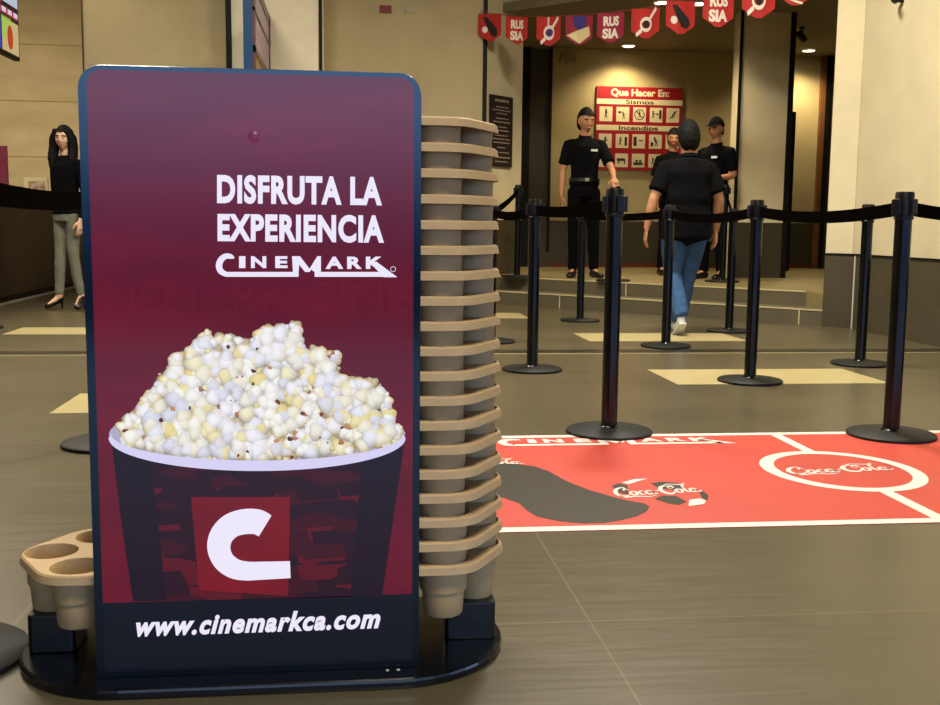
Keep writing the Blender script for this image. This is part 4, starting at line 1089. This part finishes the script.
def person(label, loc, heading, H, J, o):
    """J: joints in a 1.75 m frame, facing -y. o: outfit dict"""
    k = H / 1.75
    T = thing('person', label, 'person', loc, heading)
    def S(p): return tuple(v * k for v in p)
    J = {a: S(b) if isinstance(b, tuple) and len(b) == 3 else b for a, b in J.items()}
    g = o.get('girth', 1.0) * k
    skin = o['skin']
    hc = J['head']; Rm = Matrix.Rotation(R(J.get('hyaw', 0)), 3, 'Z') @ Matrix.Rotation(R(J.get('hpitch', 0)), 3, 'X') @ Matrix.Rotation(R(J.get('hroll', 0)), 3, 'Y')
    b = bmesh.new()
    hs = k * o.get('hs', 1.0)
    head_mesh(b, hc, Rm, hs)
    ch = J['chest']; pv = J['pelvis']
    nk = (ch[0] * .5 + hc[0] * .5, ch[1] * .5 + hc[1] * .5 + .01, (ch[2] + .16 * k))
    loft(b, [(ch[0], ch[1] + .01, ch[2] + .08 * k, .06 * k, .06 * k), nk + (.052 * g, .055 * g), (hc[0], hc[1] + .02, hc[2] - .05 * k, .05 * k, .055 * k)], 12)
    sh = {s: J['sh' + s] for s in 'LR'}; el = {s: J['el' + s] for s in 'LR'}; wr = {s: J['wr' + s] for s in 'LR'}
    hp = {s: (pv[0] + (.085 if s == 'L' else -.085) * g, pv[1], pv[2] - .03 * k) for s in 'LR'}
    kn = {s: J['kn' + s] for s in 'LR'}; an = {s: J['an' + s] for s in 'LR'}; to = {s: J['to' + s] for s in 'LR'}
    def torso(bb, e, hem=None):
        w = o.get('waist', .135); sw = o.get('shw', .17); bel = o.get('belly', 0)
        mid = lerp(pv, ch, .5)
        fl = 0 if hem is None else .018 * (hem > .05)
        rg = [(pv[0], pv[1], pv[2] - (.08 if hem is None else hem) * k, .162 * g * o.get('hip', 1) + e + fl, .116 * g + e + fl), (pv[0], pv[1], pv[2] + .02 * k, .158 * g * o.get('hip', 1) + e + fl, .117 * g + e + fl), (lerp(pv, ch, .33)[0], lerp(pv, ch, .33)[1] - bel * .5, lerp(pv, ch, .33)[2], w * g * 1.03 + e, (.105 + bel) * g + e),
              mid + (w * g * 1.05 + e, (.11 + bel * .6) * g + e), lerp(pv, ch, .75) + (.155 * g + e, .12 * g + e), (ch[0], ch[1], ch[2], sw * g + e, .122 * g + e), (ch[0], ch[1] + .012, ch[2] + .055 * k, sw * .80 * g + e, .098 * g + e), (ch[0], ch[1] + .015, ch[2] + .1 * k, .085 * g + e, .075 * g + e)]
        loft(bb, rg, 24, ref=(0, 1, 0))
    torso(b, -.012)
    for s in 'LR':
        limb(b, [(sh[s], .048 * g), (lerp(sh[s], el[s], .35), .047 * g), (el[s], .036 * g), (lerp(el[s], wr[s], .3), .037 * g), (wr[s], .024 * k)])
        limb(b, [(hp[s], .075 * g), (kn[s], .05 * g), (an[s], .035 * k)])
        d = Vector(to[s]) - Vector(an[s])
        hd, hn, hsd, cu = J['hand' + s]
        hand(b, wr[s], hd, hn, hsd, cu, k)
        limb(b, [(an[s], .031 * k), (lerp(an[s], to[s], .4), .022 * k), (lerp(an[s], to[s], .8), .014 * k)])
    body = addmesh('body', remesh(b, .0065, 2), skin, T)
    # --- shirt
    b = bmesh.new(); torso(b, .010, o.get('hem', .1))
    for s in 'LR':
        if o.get('sleeve') == 'long':
            limb(b, [(lerp(ch, sh[s], .55), .07 * g), (sh[s], .058 * g), (lerp(sh[s], el[s], .5), .058 * g), (el[s], .05 * g), (lerp(el[s], wr[s], .5), .042 * g), (lerp(el[s], wr[s], .93), .035 * g)])
        else:
            limb(b, [(lerp((ch[0], ch[1], ch[2] + .02 * k), sh[s], .55), .07 * g), (sh[s], .060 * g), (lerp(sh[s], el[s], .45), .064 * g), (lerp(sh[s], el[s], .72), .068 * g)])
    addmesh(o.get('topname', 'polo_shirt'), remesh(b, .009, 3, .012), o['shirt'], T)
    if o.get('collar', True):
        b = bmesh.new(); c_ = (lerp(ch, nk, .72)); 
        n = 20; rows = []
        for dz, rr in ((-.012, .066), (.018, .061), (.022, .064), (-.004, .076)):
            rows.append([b.verts.new((c_[0] + rr * g * math.cos(2 * math.pi * i / n), c_[1] + rr * g * math.sin(2 * math.pi * i / n), c_[2] + dz * k + .014 * k * math.sin(2 * math.pi * i / n))) for i in range(n)])
        for a, c in zip(rows, rows[1:]):
            for i in range(n): b.faces.new([a[i], a[(i + 1) % n], c[(i + 1) % n], c[i]])
        finish(b, 'collar', o['shirt'], T, smooth=True)
    # --- trousers
    b = bmesh.new(); q = o.get('leg', 1.0)
    loft(b, [(pv[0], pv[1], pv[2] - .1 * k, .165 * g * o.get('hip', 1), .122 * g), (pv[0], pv[1], pv[2], .158 * g * o.get('hip', 1), .114 * g), (pv[0], pv[1], pv[2] + .09 * k, .138 * g, .104 * g)], 24, ref=(0, 1, 0))
    for s in 'LR':
        limb(b, [(hp[s], .095 * g), (lerp(hp[s], kn[s], .4), .09 * g * q), (kn[s], .068 * g * q), (lerp(kn[s], an[s], .35), .066 * g * q), (lerp(kn[s], an[s], o.get('cuff', 1.0)), .055 * g * q)])
    addmesh(o.get('legname', 'trousers'), remesh(b, .009, 3, .014, .1), o['pants'], T)
    if o.get('belt'):
        b = bmesh.new(); n = 28
        for r_ in (0,):
            rows = [[b.verts.new((pv[0] + (.158 * g + e) * math.cos(2 * math.pi * i / n), pv[1] + (.128 * g + e) * math.sin(2 * math.pi * i / n), pv[2] + dz * k)) for i in range(n)] for dz, e in ((.06, .008), (.06, .013), (.095, .010), (.095, .005))]
            for a, c in zip(rows, rows[1:]):
                for i in range(n): b.faces.new([a[i], a[(i + 1) % n], c[(i + 1) % n], c[i]])
        bt = finish(b, 'belt', M_shoeK, T, smooth=True)
        obj('buckle', lambda b: box(b, pv[0] - .022, pv[0] + .022, pv[1] - .128 * g - .02, pv[1] - .128 * g - .01, pv[2] + .062 * k, pv[2] + .094 * k), M_metalstrip, bt)
    # --- shoes
    for s in 'LR':
        b = bmesh.new(); a = Vector(an[s]); t_ = Vector(to[s]); d = (t_ - a); fl = Vector((d.x, d.y, 0))
        heel = a + d.normalized() * -.02 * k + Vector((0, 0, -.02 * k)); 
        dn = d.normalized()
        # foot axis: from heel bottom to toe
        st = J.get('foot' + s)
        if st: hpnt, tpnt = Vector(S(st[0])), Vector(S(st[1]))
        else:
            u = Vector((d.x, d.y, 0)).normalized(); hpnt = Vector((a.x, a.y, .038 * k)) - u * .05 * k; tpnt = hpnt + u * .235 * k; tpnt.z = .028 * k
        ax = (tpnt - hpnt)
        rg = []
        for t, w_, h_, dz in ((0, .03, .034, 0), (.15, .036, .04, .004), (.4, .037, .038, .006), (.65, .045, .032, .0), (.85, .043, .026, -.003), (1, .028, .018, -.006)):
            c = hpnt + ax * t + Vector((0, 0, dz * k)); rg.append(tuple(c) + (w_ * k, h_ * k))
        loft(b, rg, 14, ref=(0, 0, 1))
        limb(b, [(tuple(hpnt + ax * .22), .036 * k), (tuple(lerp(tuple(hpnt + ax * .2), an[s], .9)), .037 * k)])
        sh_ = addmesh('shoe', remesh(b, .006, 2), o['shoe'], T)
        if o.get('sole'):
            b = bmesh.new(); nrm = ax.cross(ax.cross(Vector((0, 0, 1)))).normalized()
            if nrm.z > 0: nrm = -nrm
            u = ax.normalized(); v = u.cross(nrm)
            pts = [(-.03, 0), (-.02, .03), (.06, .036), (.14, .04), (.2, .046), (.25, .032), (.272, 0), (.25, -.032), (.2, -.046), (.14, -.04), (.06, -.036), (-.02, -.03)]
            A = [b.verts.new(hpnt + u * x * k + v * y * k + nrm * .028 * k) for x, y in pts]; B = [b.verts.new(hpnt + u * x * k + v * y * k + nrm * .042 * k) for x, y in pts]
            b.faces.new(A); b.faces.new(B[::-1])
            for i in range(len(A)): b.faces.new([A[i], A[(i + 1) % len(A)], B[(i + 1) % len(A)], B[i]])
            finish(b, 'sole', o['sole'], sh_)
        if o.get('heels'):
            obj('heel', lambda b: limb(b, [(tuple(hpnt + Vector((0, 0, -.0))), .018 * k), (tuple(hpnt.xy) + (.006,), .007 * k)], 8), o['shoe'], sh_)
    # --- face details
    for sx in (-1, 1):
        e = Vector(hc) + Rm @ (Vector((sx * .03, -.0765, .004)) * hs)
        eb = bmesh.new(); bmesh.ops.create_uvsphere(eb, u_segments=10, v_segments=8, radius=.009 * hs, matrix=Matrix.Translation(e)); ey = finish(eb, 'eye', M_eye, T, smooth=True)
        i_ = Vector(hc) + Rm @ (Vector((sx * .03, -.0835, .004)) * hs)
        ib = bmesh.new(); bmesh.ops.create_uvsphere(ib, u_segments=8, v_segments=6, radius=.0056 * hs, matrix=Matrix.Translation(i_)); finish(ib, 'iris', M_hair, ey, smooth=True)
        w = [Vector(hc) + Rm @ (Vector((sx * x, y, z)) * hs) for x, y, z in ((.012, -.0905, .022), (.03, -.0875, .0275), (.048, -.076, .021))]
        obj('eyebrow', lambda b: tube(b, [tuple(q_) for q_ in w], .0042 * hs, 6), M_hair, T)
    l_ = [Vector(hc) + Rm @ (Vector((x, y, z)) * hs) for x, y, z in ((-.022, -.088, -.058), (-.008, -.0965, -.055), (.008, -.0965, -.055), (.022, -.088, -.058))]
    obj('lips', lambda b: tube(b, [tuple(q_) for q_ in l_], .0052 * hs, 6), o.get('lip', M_lip), T, smooth=True)
    # --- hair / cap
    hk = o.get('hair', 'short')
    b = bmesh.new()
    if hk == 'short':
        hair_shell(b, hc, Rm, hs, .5, 1.13, -.7, -.12, vol=.014)
        addmesh('hair', remesh(b, .006, 1, .008, .02), M_hair, T)
    elif hk == 'long':
        hair_shell(b, hc, Rm, hs, .5, 1.14, -.75, -.45, vol=.01)
        for sx in (-1, 1):
            pts = [Vector(hc) + Rm @ (Vector(q_) * hs) for q_ in ((sx * .05, -.03, .08), (sx * .085, -.015, 0), (sx * .092, -.005, -.09), (sx * .095, -.03, -.19), (sx * .09, -.05, -.30))]
            loft(b, [tuple(p_) + (w_, h_) for p_, w_, h_ in zip(pts, (.03, .03, .034, .038, .02), (.05, .055, .055, .05, .025))], 12)
        pts = [Vector(hc) + Rm @ (Vector(q_) * hs) for q_ in ((0, .05, .05), (0, .085, -.05), (0, .09, -.16), (0, .085, -.30))]
        loft(b, [tuple(p_) + (w_, h_) for p_, w_, h_ in zip(pts, (.075, .088, .092, .06), (.05, .045, .045, .03))], 14, ref=(0, 1, 0))
        addmesh('hair', remesh(b, .007, 2, .01, .03), M_hair, T)
    elif hk == 'cap':
        hair_shell(b, hc, Rm, hs, .0, 1.05, -.5)
        addmesh('hair', remesh(b, .006, 1), M_hair, T) if False else b.free()
        b = bmesh.new(); hair_shell(b, hc, Rm, hs, .45, 1.04, -.5); addmesh('hair', remesh(b, .006, 1), M_hair, T)
        b = bmesh.new(); hair_shell(b, hc, Rm, hs, .42, 1.17, .25, vol=.014); cp = addmesh('cap', remesh(b, .006, 2), M_polo, T)
        b = bmesh.new(); A = []; B = []
        for i in range(13):
            a = R(-150 + 120 * i / 12); 
            for arr, r_, z_ in ((A, 1.0, .052), (B, 1.75, .042)):
                x, y = .08 * math.cos(a) * (1 if arr is A else 1.02), -.02 + .088 * math.sin(a) * r_
                arr.append((x, y, z_))
        va = [b.verts.new(Vector(hc) + Rm @ (Vector(p_) * hs)) for p_ in A]; vb = [b.verts.new(Vector(hc) + Rm @ (Vector(p_) * hs)) for p_ in B]
        for i in range(12): b.faces.new([va[i], va[i + 1], vb[i + 1], vb[i]])
        vz = finish(b, 'visor', M_polo, cp); sm = vz.modifiers.new('t', 'SOLIDIFY'); sm.thickness = .004
    if o.get('badge'):
        bx, bz = o['badge']
        obj('name_badge', lambda b: box(b, (bx - .034) * k, (bx + .034) * k, ch[1] - .142 * g - .004, ch[1] - .142 * g + .012, (bz - .011) * k, (bz + .011) * k), M_white, T)
    return T

STAND = dict(head=(0, -.01, 1.635), chest=(0, 0, 1.36), pelvis=(0, 0, .95), shL=(.178, .01, 1.395), shR=(-.178, .01, 1.395),
             elL=(.235, .03, 1.12), elR=(-.235, .03, 1.12), wrL=(.25, -.02, .86), wrR=(-.25, -.02, .86),
             knL=(.1, -.01, .5), knR=(-.1, -.01, .5), anL=(.11, .02, .09), anR=(-.11, .02, .09), toL=(.13, -.13, .03), toR=(-.13, -.13, .03),
             handL=((.0, -.1, -1), (-1, 0, 0), (0, -1, 0), .5), handR=((0, -.1, -1), (1, 0, 0), (0, -1, 0), .5))
# 1. man facing the camera, one hand on the platform post
m1 = atZ(590, 277.5, ZP)
J = dict(STAND); J.update(elL=(.27, .02, 1.14), wrL=(.25, -.2, 1.03), handL=((-.05, -.7, -.35), (0, -.2, -1), (-1, 0, 0), .7),
                          head=(-.0, -.02, 1.635), hyaw=12, hpitch=8, elR=(-.225, .03, 1.12), wrR=(-.245, -.02, .86), anL=(.13, .02, .09), anR=(-.10, 0, .09), toL=(.17, -.12, .03), toR=(-.16, -.13, .03), knL=(.11, 0, .5))
kpos = P['K']
mloc = (m1.x - .09, m1.y, ZP)
H1 = 1.80
k1 = H1 / 1.75
J['wrL'] = ((kpos[0] - mloc[0] - .0) / k1, (kpos[1] + .07 - mloc[1]) / k1, (1.0 + .045) / k1)
J['elL'] = (.255, (J['wrL'][1]) * .35 + .05, 1.13)
person('man in black polo with white name badge facing us, hand on a belt post', mloc, 0, H1, J,
       dict(skin=M_skin, shirt=M_polo, pants=M_pantsK, shoe=M_shoeK, belt=True, badge=(.07, 1.33), hair='short', girth=.97, hem=-.05, hs=1.06))
# 2. man in jeans walking away
J = dict(STAND); J.update(head=(.0, -.02, 1.62), chest=(0, 0, 1.35), pelvis=(0, 0, .93), shL=(.185, 0, 1.375), shR=(-.185, 0, 1.375),
    elL=(.29, .04, 1.12), wrL=(.34, .02, .87), elR=(-.27, .03, 1.12), wrR=(-.28, -.05, .86),
    knL=(.09, -.03, .5), anL=(.055, .14, .17), toL=(.04, .03, .04), footL=((.058, .17, .13), (.045, .015, .04)),
    knR=(-.07, -.13, .5), anR=(-.03, -.2, .09), toR=(-.03, -.36, .03),
    handL=((.05, -.1, -1), (-1, 0, 0), (0, -1, 0), .6), handR=((0, -.1, -1), (1, 0, 0), (0, -1, 0), .6), hyaw=0)
p = atZ(684, 333)
person('man seen from behind in black polo and blue jeans walking between the posts', (p.x - .05, p.y - .1, 0), R(180), 1.65, J,
       dict(skin=M_skin, shirt=M_polo, pants=M_jeans, legname='jeans', shoe=M_sole, sole=M_sole, hair='short', girth=1.2, waist=.155, belly=.03, shw=.175, hs=1.14, hem=.12, leg=.95))
# 3. man with the cap, turned to the left
J = dict(STAND); J.update(elL=(.2, .06, 1.13), wrL=(.15, -.2, 1.1), handL=((-.3, -.8, .1), (-.5, 0, -1), (0, -.3, 1), .8), elR=(-.2, .05, 1.13), wrR=(-.1, -.2, 1.08), handR=((.3, -.8, .1), (.5, 0, -1), (0, -.3, 1), .8), hpitch=6)
p = atZ(711, 279, ZP)
person('man in black cap and polo turned sideways, standing behind the man in jeans', (p.x, p.y, ZP), R(-52), 1.72, J,
       dict(skin=M_skin, shirt=M_polo, pants=M_pantsK, shoe=M_shoeK, hair='cap', badge=(.07, 1.33), girth=.97, hem=-.02))
# 4. mostly hidden man
J = dict(STAND); J.update(hyaw=-30, hpitch=4)
p = atZ(669, 275, ZP)
person('mostly hidden dark-haired man whose face peeks out left of the walking man\'s head', (p.x, p.y, ZP), R(15), 1.68, J,
       dict(skin=M_skin, shirt=M_polo, pants=M_pantsK, shoe=M_shoeK, hair='short', girth=.9, hem=0))
# 5. woman at the counter
J = dict(STAND); J.update(head=(.0, -.01, 1.625), shL=(.155, .01, 1.40), shR=(-.155, .01, 1.40), elL=(.2, .05, 1.12), wrL=(.2, -.02, .86), elR=(-.2, .05, 1.12), wrR=(-.1, .16, .92),
    anL=(.085, .06, .12), anR=(-.09, -.05, .12), knL=(.065, .0, .52), knR=(-.065, -.04, .52), toL=(.14, -.08, .03), toR=(-.15, -.17, .03),
    footL=((.09, .09, .105), (.15, -.06, .03)), footR=((-.09, -.02, .105), (-.17, -.15, .03)), hyaw=26, hroll=2)
p = atZ(64, 309.5)
person('woman with long black hair, dark jacket and grey trousers by the counter', (p.x + .06, p.y, 0), R(-34), 1.72, J,
       dict(skin=M_skin2, shirt=M_polo, topname='jacket', sleeve='long', pants=M_gpants, shoe=M_shoeK, heels=True, hair='long', girth=.86, hip=1.05, waist=.125, leg=.9, cuff=.93, collar=False, hem=.03))

# ------------------------------------------------------------------ world and view
w = bpy.data.worlds.new('daylight'); scene.world = w; w.use_nodes = True
bg = w.node_tree.nodes['Background']; nt = w.node_tree; tc = nt.nodes.new('ShaderNodeTexCoord'); sp = nt.nodes.new('ShaderNodeSeparateXYZ'); nt.links.new(tc.outputs['Generated'], sp.inputs[0])
rp = nt.nodes.new('ShaderNodeValToRGB'); mr = nt.nodes.new('ShaderNodeMapRange'); mr.inputs['From Min'].default_value = -.1; mr.inputs['From Max'].default_value = .15
nt.links.new(sp.outputs['Z'], mr.inputs['Value']); nt.links.new(mr.outputs[0], rp.inputs[0])
e = rp.color_ramp.elements; e[0].position = .15; e[0].color = (.01, .015, .03, 1); e[1].position = .9; e[1].color = (.42, .62, 1, 1); q = e.new(.45); q.color = (.04, .1, .25, 1)
nt.links.new(rp.outputs[0], bg.inputs[0]); bg.inputs[1].default_value = 3.8
scene.view_settings.view_transform = 'Standard'; scene.view_settings.look = 'None'
scene.view_settings.exposure = 0.12; scene.view_settings.gamma = 1; scene.view_settings.use_curve_mapping = False
scene.cycles.use_denoising = True
scene.cycles.max_bounces = 8
